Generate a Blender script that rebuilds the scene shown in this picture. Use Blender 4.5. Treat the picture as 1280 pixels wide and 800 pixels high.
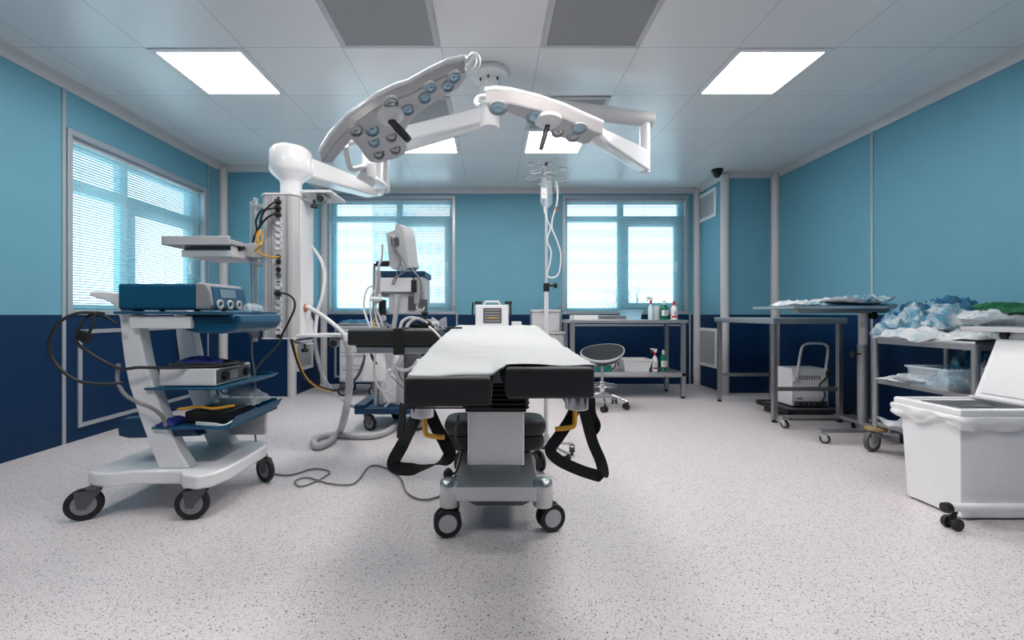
import bpy, math, random
from mathutils import Vector, Matrix
from mathutils import noise as mnoise

for o in list(bpy.data.objects): bpy.data.objects.remove(o)
SC = bpy.context.scene
COL = SC.collection
K = 0.857            # drawing units to metres
F = 548.0            # focal length in pixels of a 1280 px wide frame
VX, VY, H = 615.0, 393.0, 1.07

# ---------------------------------------------------------------- camera
cam = bpy.data.cameras.new('camera')
cam.sensor_width = 36.0
cam.lens = F / 1280 * 36
cam.shift_x = (640 - VX) / 1280
cam.shift_y = -(400 - VY) / 1280
cam.clip_start = 0.02; cam.clip_end = 300
co = bpy.data.objects.new('camera', cam); COL.objects.link(co)
co.location = (0, 0, H * K); co.rotation_euler = (math.pi / 2, 0, 0)
SC.camera = co

# ---------------------------------------------------------------- sky and exposure
world = bpy.data.worlds.new('sky'); SC.world = world; world.use_nodes = True
wb = world.node_tree.nodes['Background']
wb.inputs[0].default_value = (0.84, 0.95, 1.0, 1); wb.inputs[1].default_value = 2.2
SC.view_settings.view_transform = 'Standard'; SC.view_settings.look = 'None'
SC.view_settings.gamma = 1.0; SC.view_settings.use_curve_mapping = False
SC.view_settings.exposure = 0.75
LAMP = 13.8

# ---------------------------------------------------------------- materials
def lin(c):
    c /= 255.0
    return c / 12.92 if c <= 0.04045 else ((c + 0.055) / 1.055) ** 2.4
def S(r, g, b): return (lin(r), lin(g), lin(b), 1)
def new_mat(name):
    m = bpy.data.materials.new(name); m.use_nodes = True
    nt = m.node_tree; return m, nt, nt.nodes['Principled BSDF']
def mat(name, c, rough=0.5, metal=0.0, bump=0.0, scale=40, var=0.04, emis=0, trans=0, alpha=1, coat=0):
    m, nt, b = new_mat(name)
    tc = nt.nodes.new('ShaderNodeTexCoord'); nz = nt.nodes.new('ShaderNodeTexNoise')
    nz.inputs['Scale'].default_value = scale; nz.inputs['Detail'].default_value = 4
    nt.links.new(tc.outputs['Object'], nz.inputs['Vector'])
    mx = nt.nodes.new('ShaderNodeMix'); mx.data_type = 'RGBA'
    mx.inputs[6].default_value = tuple(x * (1 - var) for x in c[:3]) + (1,)
    mx.inputs[7].default_value = tuple(min(1, x * (1 + var)) for x in c[:3]) + (1,)
    nt.links.new(nz.outputs['Fac'], mx.inputs[0]); nt.links.new(mx.outputs[2], b.inputs['Base Color'])
    b.inputs['Roughness'].default_value = rough; b.inputs['Metallic'].default_value = metal
    if coat: b.inputs['Coat Weight'].default_value = coat
    if trans: b.inputs['Transmission Weight'].default_value = trans
    if alpha < 1: b.inputs['Alpha'].default_value = alpha
    if emis:
        b.inputs['Emission Color'].default_value = c; b.inputs['Emission Strength'].default_value = emis
    if bump:
        bp = nt.nodes.new('ShaderNodeBump'); bp.inputs['Strength'].default_value = bump; bp.inputs['Distance'].default_value = 0.01
        nt.links.new(nz.outputs['Fac'], bp.inputs['Height']); nt.links.new(bp.outputs['Normal'], b.inputs['Normal'])
    return m
def glassy(name, tint, clear=0.85, rough=0.02):
    m = bpy.data.materials.new(name); m.use_nodes = True; nt = m.node_tree; nt.nodes.clear()
    out = nt.nodes.new('ShaderNodeOutputMaterial'); t = nt.nodes.new('ShaderNodeBsdfTransparent')
    t.inputs[0].default_value = tint
    p = nt.nodes.new('ShaderNodeBsdfPrincipled'); p.inputs['Base Color'].default_value = tint; p.inputs['Roughness'].default_value = rough
    mx = nt.nodes.new('ShaderNodeMixShader'); mx.inputs[0].default_value = 1 - clear
    nt.links.new(t.outputs[0], mx.inputs[1]); nt.links.new(p.outputs[0], mx.inputs[2]); nt.links.new(mx.outputs[0], out.inputs[0])
    return m

def wall_mat(name, hi, lo):
    m, nt, b = new_mat(name)
    g = nt.nodes.new('ShaderNodeNewGeometry'); sp = nt.nodes.new('ShaderNodeSeparateXYZ')
    nt.links.new(g.outputs['Position'], sp.inputs[0])
    gt = nt.nodes.new('ShaderNodeMath'); gt.operation = 'GREATER_THAN'; gt.inputs[1].default_value = 1.067 * K
    nt.links.new(sp.outputs[2], gt.inputs[0])
    nz = nt.nodes.new('ShaderNodeTexNoise'); nz.inputs['Scale'].default_value = 3; nt.links.new(g.outputs['Position'], nz.inputs['Vector'])
    mx = nt.nodes.new('ShaderNodeMix'); mx.data_type = 'RGBA'; mx.inputs[6].default_value = lo; mx.inputs[7].default_value = hi
    nt.links.new(gt.outputs[0], mx.inputs[0])
    hv = nt.nodes.new('ShaderNodeHueSaturation'); mr = nt.nodes.new('ShaderNodeMapRange')
    mr.inputs[3].default_value = 0.94; mr.inputs[4].default_value = 1.06
    nt.links.new(nz.outputs['Fac'], mr.inputs[0]); nt.links.new(mr.outputs[0], hv.inputs['Value'])
    nt.links.new(mx.outputs[2], hv.inputs['Color']); nt.links.new(hv.outputs[0], b.inputs['Base Color'])
    b.inputs['Roughness'].default_value = 0.5; b.inputs['Specular IOR Level'].default_value = 0.25
    return m
def floor_mat():
    m, nt, b = new_mat('speckled_vinyl')
    tc = nt.nodes.new('ShaderNodeTexCoord')
    def speck(scale, size, thr, seed):
        mp = nt.nodes.new('ShaderNodeMapping'); mp.inputs['Location'].default_value = (seed, seed * 2, 0)
        nt.links.new(tc.outputs['Object'], mp.inputs[0])
        v = nt.nodes.new('ShaderNodeTexVoronoi'); v.inputs['Scale'].default_value = scale
        nt.links.new(mp.outputs[0], v.inputs['Vector'])
        a = nt.nodes.new('ShaderNodeMath'); a.operation = 'LESS_THAN'; a.inputs[1].default_value = size
        nt.links.new(v.outputs['Distance'], a.inputs[0])
        s = nt.nodes.new('ShaderNodeSeparateColor'); nt.links.new(v.outputs['Color'], s.inputs[0])
        c = nt.nodes.new('ShaderNodeMath'); c.operation = 'GREATER_THAN'; c.inputs[1].default_value = thr
        nt.links.new(s.outputs[0], c.inputs[0])
        p = nt.nodes.new('ShaderNodeMath'); p.operation = 'MULTIPLY'
        nt.links.new(a.outputs[0], p.inputs[0]); nt.links.new(c.outputs[0], p.inputs[1]); return p.outputs[0]
    nz = nt.nodes.new('ShaderNodeTexNoise'); nz.inputs['Scale'].default_value = 160; nz.inputs['Detail'].default_value = 3
    nt.links.new(tc.outputs['Object'], nz.inputs['Vector'])
    base = nt.nodes.new('ShaderNodeMix'); base.data_type = 'RGBA'
    base.inputs[6].default_value = S(208, 201, 203); base.inputs[7].default_value = S(220, 214, 216)
    nt.links.new(nz.outputs['Fac'], base.inputs[0]); cur = base.outputs[2]
    for sc, sz, th, sd, col in ((190, .36, .5, 1.3, S(176, 168, 171)), (130, .30, .8, 4.1, S(138, 130, 134)),
                                (85, .24, .84, 7.7, S(60, 56, 60)), (60, .15, .8, 9.2, S(28, 26, 28)), (150, .3, .86, 6.2, S(70, 66, 70)), (200, .4, .8, 3.2, S(232, 229, 230))):
        mx = nt.nodes.new('ShaderNodeMix'); mx.data_type = 'RGBA'
        nt.links.new(speck(sc, sz, th, sd), mx.inputs[0]); nt.links.new(cur, mx.inputs[6]); mx.inputs[7].default_value = col
        cur = mx.outputs[2]
    nt.links.new(cur, b.inputs['Base Color']); b.inputs['Roughness'].default_value = 0.38
    return m
PX0, PPX, PY0, PPY = -1.80, 0.7155, 3.87, 0.70     # ceiling joints
def ceil_mat():
    m, nt, b = new_mat('ceiling_panels')
    g = nt.nodes.new('ShaderNodeNewGeometry'); sp = nt.nodes.new('ShaderNodeSeparateXYZ'); nt.links.new(g.outputs['Position'], sp.inputs[0])
    def line(k, o, p):
        a = nt.nodes.new('ShaderNodeMath'); a.operation = 'SUBTRACT'; a.inputs[1].default_value = o * K; nt.links.new(sp.outputs[k], a.inputs[0])
        d = nt.nodes.new('ShaderNodeMath'); d.operation = 'PINGPONG'; d.inputs[1].default_value = p * K
        h = nt.nodes.new('ShaderNodeMath'); h.operation = 'WRAP'; h.inputs[1].default_value = p * K / 2; h.inputs[2].default_value = -p * K / 2
        nt.links.new(a.outputs[0], h.inputs[0])
        ab = nt.nodes.new('ShaderNodeMath'); ab.operation = 'ABSOLUTE'; nt.links.new(h.outputs[0], ab.inputs[0])
        l = nt.nodes.new('ShaderNodeMath'); l.operation = 'LESS_THAN'; l.inputs[1].default_value = 0.0018; nt.links.new(ab.outputs[0], l.inputs[0])
        return l.outputs[0]
    mxx = nt.nodes.new('ShaderNodeMath'); mxx.operation = 'MAXIMUM'
    nt.links.new(line(0, PX0, PPX), mxx.inputs[0]); nt.links.new(line(1, PY0, PPY), mxx.inputs[1])
    mx = nt.nodes.new('ShaderNodeMix'); mx.data_type = 'RGBA'
    mx.inputs[6].default_value = S(230, 229, 230); mx.inputs[7].default_value = S(165, 166, 170)
    nt.links.new(mxx.outputs[0], mx.inputs[0]); nt.links.new(mx.outputs[2], b.inputs['Base Color'])
    b.inputs['Roughness'].default_value = 0.3; b.inputs['Metallic'].default_value = 0.1
    return m

def film_mat(name, a, c, scale, lo=.42, hi=.62, rough=.28):
    m, nt, b = new_mat(name); tc = nt.nodes.new('ShaderNodeTexCoord')
    n1 = nt.nodes.new('ShaderNodeTexNoise'); n1.inputs['Scale'].default_value = scale; n1.inputs['Detail'].default_value = 5; n1.inputs['Distortion'].default_value = 1.6
    nt.links.new(tc.outputs['Object'], n1.inputs['Vector'])
    r = nt.nodes.new('ShaderNodeMapRange'); r.inputs[1].default_value = lo; r.inputs[2].default_value = hi; nt.links.new(n1.outputs['Fac'], r.inputs[0])
    mx = nt.nodes.new('ShaderNodeMix'); mx.data_type = 'RGBA'; mx.inputs[6].default_value = a; mx.inputs[7].default_value = c
    nt.links.new(r.outputs[0], mx.inputs[0]); nt.links.new(mx.outputs[2], b.inputs['Base Color']); b.inputs['Roughness'].default_value = rough
    v = nt.nodes.new('ShaderNodeTexVoronoi'); v.feature = 'DISTANCE_TO_EDGE'; v.inputs['Scale'].default_value = scale * 1.6
    mp = nt.nodes.new('ShaderNodeVectorMath'); mp.operation = 'ADD'; nt.links.new(tc.outputs['Object'], mp.inputs[0]); nt.links.new(n1.outputs['Color'], mp.inputs[1])
    nt.links.new(mp.outputs[0], v.inputs['Vector'])
    bp = nt.nodes.new('ShaderNodeBump'); bp.inputs['Strength'].default_value = .9; bp.inputs['Distance'].default_value = .012
    nt.links.new(v.outputs['Distance'], bp.inputs['Height']); nt.links.new(bp.outputs['Normal'], b.inputs['Normal'])
    return m
M = dict(
    wall=wall_mat('wall_panels', S(102, 157, 176), S(0, 40, 76)), floor=floor_mat(), ceiling=ceil_mat(),
    trim=mat('grey_trim', S(196, 194, 196), .4), alu=mat('window_aluminium', S(172, 176, 182), .35, .4),
    winframe=mat('window_profile', S(140, 196, 210), .4), white=mat('white_plastic', S(226, 226, 228), .35),
    white2=mat('white_lacquer', S(238, 238, 240), .18, coat=.3), grey=mat('grey_plastic', S(140, 142, 146), .45),
    lgrey=mat('light_grey_plastic', S(190, 190, 193), .4), dgrey=mat('dark_grey_plastic', S(82, 84, 88), .5),
    black=mat('black_rubber', S(22, 22, 24), .55), blackg=mat('black_gloss', S(12, 12, 13), .33),
    vinyl=mat('black_vinyl', S(30, 31, 33), .5, bump=.06, scale=220), fabric=mat('black_webbing', S(20, 20, 22), .85, bump=.3, scale=400),
    steel=mat('brushed_steel', S(208, 208, 210), .3, .9, scale=90, var=.08), steeld=mat('dull_steel', S(172, 172, 174), .38, .85, var=.1),
    chrome=mat('chrome', S(215, 215, 218), .08, 1.0), blue=mat('blue_plastic', S(12, 78, 112), .35), blued=mat('dark_blue_plastic', S(10, 58, 92), .35),
    navy=mat('royal_blue_fabric', S(30, 40, 130), .6), teal=mat('teal_plastic', S(0, 130, 125), .4), yellow=mat('yellow_plastic', S(225, 165, 50), .4),
    copper=mat('copper', S(190, 110, 85), .35, .6), glass=glassy('window_glass', (.86, .96, .98, 1), .93),
    plastic=glassy('clear_plastic', (.93, .97, .99, 1), .80, .12), bagblue=glassy('blue_film', (.50, .80, .92, 1), .28, .18),
    bagwhite=film_mat('white_film', S(232, 238, 242), S(150, 192, 212), 9, .5, .75), baglblue=film_mat('light_blue_film', S(96, 165, 196), S(222, 234, 240), 11), bagteal=film_mat('blue_sheeting', S(38, 116, 160), S(170, 208, 224), 10, .48, .7),
    green=film_mat('green_film', S(22, 104, 56), S(90, 170, 120), 10, .55, .8), dkgreen=mat('green_bottle', S(0, 110, 85), .3), red=mat('red_plastic', S(200, 30, 35), .4),
    liner=glassy('bin_liner', (.95, .95, .96, 1), .25, .3), sheet=mat('white_drape', S(186, 189, 191), .75, bump=.15, scale=60),
    lens=mat('lens_blue', S(150, 180, 196), .15, .35, coat=.6), lensg=mat('lens_grey', S(165, 168, 172), .15, .6, coat=.6),
    lampface=mat('lamp_underside', S(180, 182, 186), .35), lampside=mat('lamp_side', S(178, 174, 175), .35),
    slat=mat('blind_slat', S(196, 224, 232), .5), screen=mat('dark_screen', S(112, 136, 146), .15), label=mat('white_label', S(235, 238, 236), .5),
    gridm=mat('vent_mesh', S(166, 166, 168), .6, bump=.8, scale=300, var=.3), wood=mat('tan_bumper', S(158, 134, 92), .6),
    diffuser=mat('lit_diffuser', (1, .955, .92, 1), .5, emis=LAMP, var=0), bottle=mat('milky_bottle', S(205, 222, 226), .3),
    ground=mat('snowy_ground', S(205, 212, 216), .9), bldg=mat('pale_render', S(226, 196, 188), .8), bldg2=mat('cream_render', S(222, 220, 216), .8),
    bark=mat('bark', S(110, 96, 92), .9), pane=mat('building_window', S(176, 190, 198), .4), cable=mat('grey_cable', S(120, 120, 124), .5),
)

# ---------------------------------------------------------------- mesh helpers (drawing units, world coordinates)
def X(px, Y): return (px - VX) * Y / F
def Z(py, Y): return H - (py - VY) * Y / F
def P(px, py, Y): return Vector((X(px, Y), Y, Z(py, Y)))
def G(px, py, z=0.0):
    Y = (H - z) * F / (py - VY); return Vector((X(px, Y), Y, z))
def onplane(px, py, C, n):
    d = Vector(((px - VX) / F, 1, -(py - VY) / F)); o = Vector((0, 0, H))
    return o + d * ((C - o).dot(n) / d.dot(n))
def catmull(pts, res):
    pts = [Vector(p) for p in pts]
    if len(pts) < 3: return pts
    q = [2 * pts[0] - pts[1]] + pts + [2 * pts[-1] - pts[-2]]; out = []
    for i in range(1, len(q) - 2):
        a, b, c, d = q[i - 1:i + 3]
        for k in range(res):
            t = k / res
            out.append(.5 * ((2 * b) + (c - a) * t + (2 * a - 5 * b + 4 * c - d) * t * t + (3 * b - a - 3 * c + d) * t ** 3))
    out.append(pts[-1]); return out
class MB:
    def __init__(s): s.v = []; s.f = []; s.mi = []
    def add(s, vs, fs, mi=0):
        n = len(s.v); s.v += [Vector(v) for v in vs]; s.f += [tuple(i + n for i in f) for f in fs]; s.mi += [mi] * len(fs); return s
    def box(s, x0, x1, y0, y1, z0, z1, mi=0):
        return s.add([(x0, y0, z0), (x1, y0, z0), (x1, y1, z0), (x0, y1, z0), (x0, y0, z1), (x1, y0, z1), (x1, y1, z1), (x0, y1, z1)],
                     [(0, 3, 2, 1), (4, 5, 6, 7), (0, 1, 5, 4), (1, 2, 6, 5), (2, 3, 7, 6), (3, 0, 4, 7)], mi)
    def hexa(s, b, t, mi=0):      # bottom four and top four corners, same winding
        return s.add(list(b) + list(t), [(0, 3, 2, 1), (4, 5, 6, 7), (0, 1, 5, 4), (1, 2, 6, 5), (2, 3, 7, 6), (3, 0, 4, 7)], mi)
    def obox(s, c, size, rz=0, ry=0, rx=0, mi=0):
        R = Matrix.Rotation(rz, 3, 'Z') @ Matrix.Rotation(ry, 3, 'Y') @ Matrix.Rotation(rx, 3, 'X')
        a, b, h = [k / 2 for k in size]; c = Vector(c)
        vs = [c + R @ Vector(p) for p in ((-a, -b, -h), (a, -b, -h), (a, b, -h), (-a, b, -h), (-a, -b, h), (a, -b, h), (a, b, h), (-a, b, h))]
        return s.add(vs, [(0, 3, 2, 1), (4, 5, 6, 7), (0, 1, 5, 4), (1, 2, 6, 5), (2, 3, 7, 6), (3, 0, 4, 7)], mi)
    def prism(s, poly, vec, mi=0):
        vec = Vector(vec); n = len(poly); poly = [Vector(p) for p in poly]
        fs = [tuple(range(n - 1, -1, -1)), tuple(range(n, 2 * n))] + [(i, (i + 1) % n, (i + 1) % n + n, i + n) for i in range(n)]
        nn = Vector((0, 0, 0))
        for i in range(n): nn += poly[i].cross(poly[(i + 1) % n])
        if nn.dot(vec) < 0: fs = [tuple(reversed(f)) for f in fs]
        return s.add(poly + [p + vec for p in poly], fs, mi)
    def rings(s, rings, close=False, cap=True, mi=0):
        n = len(rings[0]); base = len(s.v); s.v += [Vector(p) for r in rings for p in r]; m = len(rings); fs = []
        for i in range(m if close else m - 1):
            a = base + i * n; b = base + ((i + 1) % m) * n
            for k in range(n): fs.append((a + k, a + (k + 1) % n, b + (k + 1) % n, b + k))
        if cap and not close:
            fs.append(tuple(base + k for k in range(n - 1, -1, -1))); fs.append(tuple(base + (m - 1) * n + k for k in range(n)))
        s.f += fs; s.mi += [mi] * len(fs); return s
    def tube(s, pts, r, n=8, res=6, smooth=True, corr=0, close=False, mi=0, flat=None):
        p = catmull(pts, res) if smooth else [Vector(q) for q in pts]
        if close and (p[0] - p[-1]).length < 1e-6: p = p[:-1]
        m = len(p); rs = []; up = None
        for i in range(m):
            if close: t = (p[(i + 1) % m] - p[i - 1])
            else: t = p[min(i + 1, m - 1)] - p[max(i - 1, 0)]
            t = t.normalized() if t.length > 1e-9 else Vector((0, 0, 1))
            if up is None:
                up = t.cross(Vector((0, 0, 1)) if abs(t.z) < .9 else Vector((1, 0, 0))).normalized()
            up = (up - t * up.dot(t)); up = up.normalized() if up.length > 1e-6 else t.orthogonal().normalized()
            w = t.cross(up); rr = r(i / (m - 1)) if callable(r) else r
            if corr: rr *= 1 + corr * (1 if i % 2 else -1)
            if flat:
                sd = Vector(flat[0]); sd = (sd - t * sd.dot(t)).normalized(); w2 = t.cross(sd)
                a, b = flat[1] / 2, flat[2] / 2
                rs.append([p[i] + sd * a + w2 * b, p[i] - sd * a + w2 * b, p[i] - sd * a - w2 * b, p[i] + sd * a - w2 * b])
            else: rs.append([p[i] + (up * math.cos(k * 2 * math.pi / n) + w * math.sin(k * 2 * math.pi / n)) * rr for k in range(n)])
        return s.rings(rs, close, mi=mi)
    def cyl(s, a, b, r, r2=None, n=20, mi=0):
        r2 = r if r2 is None else r2
        return s.tube([a, b], lambda t: r + (r2 - r) * t, n, smooth=False, mi=mi)
    def lathe(s, c, prof, n=24, axis='z', mi=0):
        c = Vector(c); rs = []
        for r, h in prof:
            ring = []
            for k in range(n):
                a = 2 * math.pi * k / n; q = (r * math.cos(a), r * math.sin(a))
                ring.append(c + Vector({'z': (q[0], q[1], h), 'y': (q[0], h, -q[1]), 'x': (h, q[0], q[1])}[axis]))
            rs.append(ring)
        return s.rings(rs, mi=mi)
    def build(s, name, m, parent=None, bev=0, seg=2, angle=40, solid=0, flatshade=False, sub=0, at=None):
        org = Vector((0, 0, 0))
        if parent is not None: org = ORG[parent.name]
        elif at is not None: org = Vector(at)
        else:
            xs = [v.x for v in s.v]; ys = [v.y for v in s.v]
            org = Vector(((min(xs) + max(xs)) / 2, (min(ys) + max(ys)) / 2, min(v.z for v in s.v)))
        me = bpy.data.meshes.new(name)
        me.from_pydata([tuple((v - org) * K) for v in s.v], [], s.f)
        ms = m if isinstance(m, (list, tuple)) else [m]
        for q in ms: me.materials.append(M[q])
        if len(ms) > 1: me.polygons.foreach_set('material_index', s.mi)
        me.update()
        import bmesh as _b
        bm = _b.new(); bm.from_mesh(me); _b.ops.recalc_face_normals(bm, faces=bm.faces); bm.to_mesh(me); bm.free()
        if not flatshade:
            me.polygons.foreach_set('use_smooth', [True] * len(me.polygons)); me.set_sharp_from_angle(angle=math.radians(angle))
        o = bpy.data.objects.new(name, me); COL.objects.link(o)
        if parent is not None: o.parent = parent
        else: o.location = org * K
        ORG[o.name] = org.copy()
        if solid:
            q = o.modifiers.new('thickness', 'SOLIDIFY'); q.thickness = solid * K
        if sub:
            q = o.modifiers.new('smooth', 'SUBSURF'); q.levels = sub; q.render_levels = sub
        if bev:
            q = o.modifiers.new('bevel', 'BEVEL'); q.width = bev * K; q.segments = seg; q.limit_method = 'ANGLE'; q.angle_limit = math.radians(35); q.harden_normals = not flatshade
        return o
ORG = {}
def tag(o, label, cat, group=None, kind=None):
    o['label'] = label; o['category'] = cat
    if group: o['group'] = group
    if kind: o['kind'] = kind
    return o
def thing(name, loc, label, cat, group=None):
    o = bpy.data.objects.new(name, None); COL.objects.link(o); o.empty_display_size = .05
    o.location = Vector(loc) * K; ORG[o.name] = Vector(loc); return tag(o, label, cat, group)
def struct(o): o['kind'] = 'structure'; return o
def copy_tree(o, parent=None):
    c = o.copy(); COL.objects.link(c); c.parent = parent
    for ch in list(o.children): copy_tree(ch, c)
    return c
def place(o, loc, rz=0): o.location = Vector(loc) * K; o.rotation_euler = (0, 0, rz); return o
def caster(root, x, y, r, ztop, ang=0, twin=False, fork='dgrey', tyre='black', hub='grey', w=.028):
    """fork part with a wheel sub-part; ang = rolling direction"""
    dx, dy = math.cos(ang), math.sin(ang); sx, sy = -dy, dx; tr = r * .45
    wc = Vector((x - dx * tr, y - dy * tr, r)); b = MB()
    b.cyl((x, y, ztop - .012), (x, y, ztop), r * .42, n=14)
    gaps = (0,) if twin else (-1, 1)
    for g in gaps:
        o = Vector((sx, sy, 0)) * (g * (w / 2 + .006)); th = Vector((sx, sy, 0)) * .008
        a = [Vector((x, y, 0)) + Vector((dx, dy, 0)) * k + Vector((0, 0, h)) for k, h in ((r * .42, ztop - .01), (-r * .9, ztop - .016), (-r * .75, r * .8), (-tr + .01, r * .75), (-tr + .2 * r, r * .95), (r * .35, ztop - .03))]
        b.prism([q + o - th / 2 for q in a], th)
    b.cyl(wc - Vector((sx, sy, 0)) * (w / 2 + .012), wc + Vector((sx, sy, 0)) * (w / 2 + .012), r * .14, n=10)
    f = b.build('caster', fork, root, bev=.002)
    t = MB(); s = Vector((sx, sy, 0))
    for off in ((-.022, .022) if twin else (0,)):
        c = wc + s * off; ww = w * (.8 if twin else 1)
        prof = [(r * .2, -ww / 2 * .8), (r * .74, -ww / 2 * .8), (r * .76, -ww / 2), (r * .95, -ww / 2), (r, -ww / 4), (r, ww / 4), (r * .95, ww / 2), (r * .76, ww / 2), (r * .74, ww / 2 * .8), (r * .2, ww / 2 * .8)]
        rs = []
        for rr, h in prof:
            rs.append([c + s * h + (Vector((dx, dy, 0)) * math.cos(k * math.pi / 12) + Vector((0, 0, 1)) * math.sin(k * math.pi / 12)) * rr for k in range(24)])
        t.rings(rs)
    wh = t.build('wheel', tyre, f)
    h = MB()
    for off in ((-.022, .022) if twin else (0,)):
        c = wc + s * off; e = w * (.8 if twin else 1) / 2 * .84
        h.cyl(c - s * e, c + s * e, r * .66, n=24)
    h.build('wheel_hub', hub, f, bev=.002)
    return f
# ================================================================ THE ROOM
XL, XR, YB, YR, CZ = -3.52, 3.87, 6.74, -2.2, 3.0
XA, YA = -2.61, 5.72        # left recess block
XC, YC = 3.17, 5.97         # right recess block
def sbox(name, m, *a, bev=0): return struct(MB().box(*a).build(name, m, bev=bev))
sbox('floor', 'floor', XL - .2, XR + .2, YR - .2, YB + .3, -.1, 0)
sbox('ceiling', 'ceiling', XL - .2, XR + .2, YR - .2, YB + .3, CZ, CZ + .1)
def wall_x(name, x0, x1, y0, y1, holes):      # wall running along y with openings (y0,y1,z0,z1)
    b = MB(); ys = y0
    for (a, c, d, e) in holes:
        b.box(x0, x1, ys, a, 0, CZ); b.box(x0, x1, a, c, 0, d); b.box(x0, x1, a, c, e, CZ); ys = c
    b.box(x0, x1, ys, y1, 0, CZ); return struct(b.build(name, 'wall'))
def wall_y(name, y0, y1, x0, x1, holes):
    b = MB(); xs = x0
    for (a, c, d, e) in holes:
        b.box(xs, a, y0, y1, 0, CZ); b.box(a, c, y0, y1, 0, d); b.box(a, c, y0, y1, e, CZ); xs = c
    b.box(xs, x1, y0, y1, 0, CZ); return struct(b.build(name, 'wall'))
WL = (3.66, 5.36, 1.10, 2.585)
WA = (-2.50, -.60, 1.11, 2.86)
WB = (1.12, 2.98, 1.11, 2.86)
wall_x('wall_left', XL - .25, XL, YR, YA, [WL])
sbox('wall_recess_left', 'wall', XL - .25, XA, YA, YB + .3, 0, CZ)
wall_y('wall_back', YB, YB + .3, XA, XC, [WA, WB])
sbox('wall_recess_right', 'wall', XC, XR + .25, YC, YB + .3, 0, CZ)
sbox('wall_right', 'wall', XR, XR + .25, YR, YC, 0, CZ)
sbox('wall_rear', 'wall', XL - .25, XR + .25, YR - .2, YR, 0, CZ)
# cove strips along the ceiling and rounded corner columns
tn = [0]
def trim(b, m='trim', bev=0):
    tn[0] += 1; return struct(b.build('trim_%d' % tn[0], m, bev=bev))
def cove(a, b, inward):
    a = Vector(a); b = Vector(b); i = Vector(inward); r = .075; pr = []
    pts = [(0, 0), (0, -r)] + [(r * (1 - math.cos(t * math.pi / 12)), -r * (1 - math.sin(t * math.pi / 12))) for t in range(0, 7)]
    pts = [(0, 0), (0, -r), (.006, -r), (.012, -r * .72), (.028, -r * .45), (.05, -.02), (r, -.006), (r, 0)]
    return trim(MB().prism([a + i * u + Vector((0, 0, v)) for u, v in pts], b - a))
cove((XL, YR, CZ), (XL, YA, CZ), (1, 0, 0)); cove((XL, YA, CZ), (XA, YA, CZ), (0, -1, 0))
cove((XA, YA, CZ), (XA, YB, CZ), (1, 0, 0)); cove((XA, YB, CZ), (XC, YB, CZ), (0, -1, 0))
cove((XC, YC, CZ), (XC, YB, CZ), (-1, 0, 0)); cove((XC, YC, CZ), (XR, YC, CZ), (0, -1, 0))
cove((XR, YR, CZ), (XR, YC, CZ), (-1, 0, 0))
for x, y in ((XL + .03, YA - .03), (XA, YA), (XA + .03, YB - .03), (XC - .03, YB - .03), (XC, YC), (XR - .03, YC - .03)):
    trim(MB().cyl((x, y, 0), (x, y, CZ - .03), .055, n=24))
def strip_x(x, y, z0, z1, w=.03, s=1): trim(MB().box(min(x, x + s * .008), max(x, x + s * .008), y - w / 2, y + w / 2, z0, z1), 'alu')
strip_x(XL, 3.60, 0, CZ - .07); strip_x(XL, 5.43, 0, CZ - .07, .02); strip_x(XR, 4.46, 0, CZ - .07, .025, -1); strip_x(XR, 1.9, 0, CZ - .07, .025, -1)
for x in (WA[1] + .06, WB[0] - .06, WB[1] + .06, WA[0] - .06):
    trim(MB().box(x - .012, x + .012, YB - .008, YB, 0, 1.09), 'alu')
def rect_frame_y(x0, x1, z0, z1, w=.03):
    b = MB()
    for q in ((x0, x1, z0, z0 + w), (x0, x1, z1 - w, z1), (x0, x0 + w, z0 + w, z1 - w), (x1 - w, x1, z0 + w, z1 - w)): b.box(q[0], q[1], YB - .012, YB, q[2], q[3])
    trim(b, 'alu')
rect_frame_y(-2.42, -1.55, .1, .92); rect_frame_y(1.2, 2.94, .1, .92)
b = MB(); w = .035
for y0, y1, z0, z1 in ((3.72, 5.25, .107, .107 + w), (3.72, 5.25, .94 - w, .94), (3.72, 3.72 + w, .107 + w, .94 - w), (5.25 - w, 5.25, .107 + w, .94 - w)): b.box(XL, XL + .012, y0, y1, z0, z1)
trim(b, 'alu')

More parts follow.
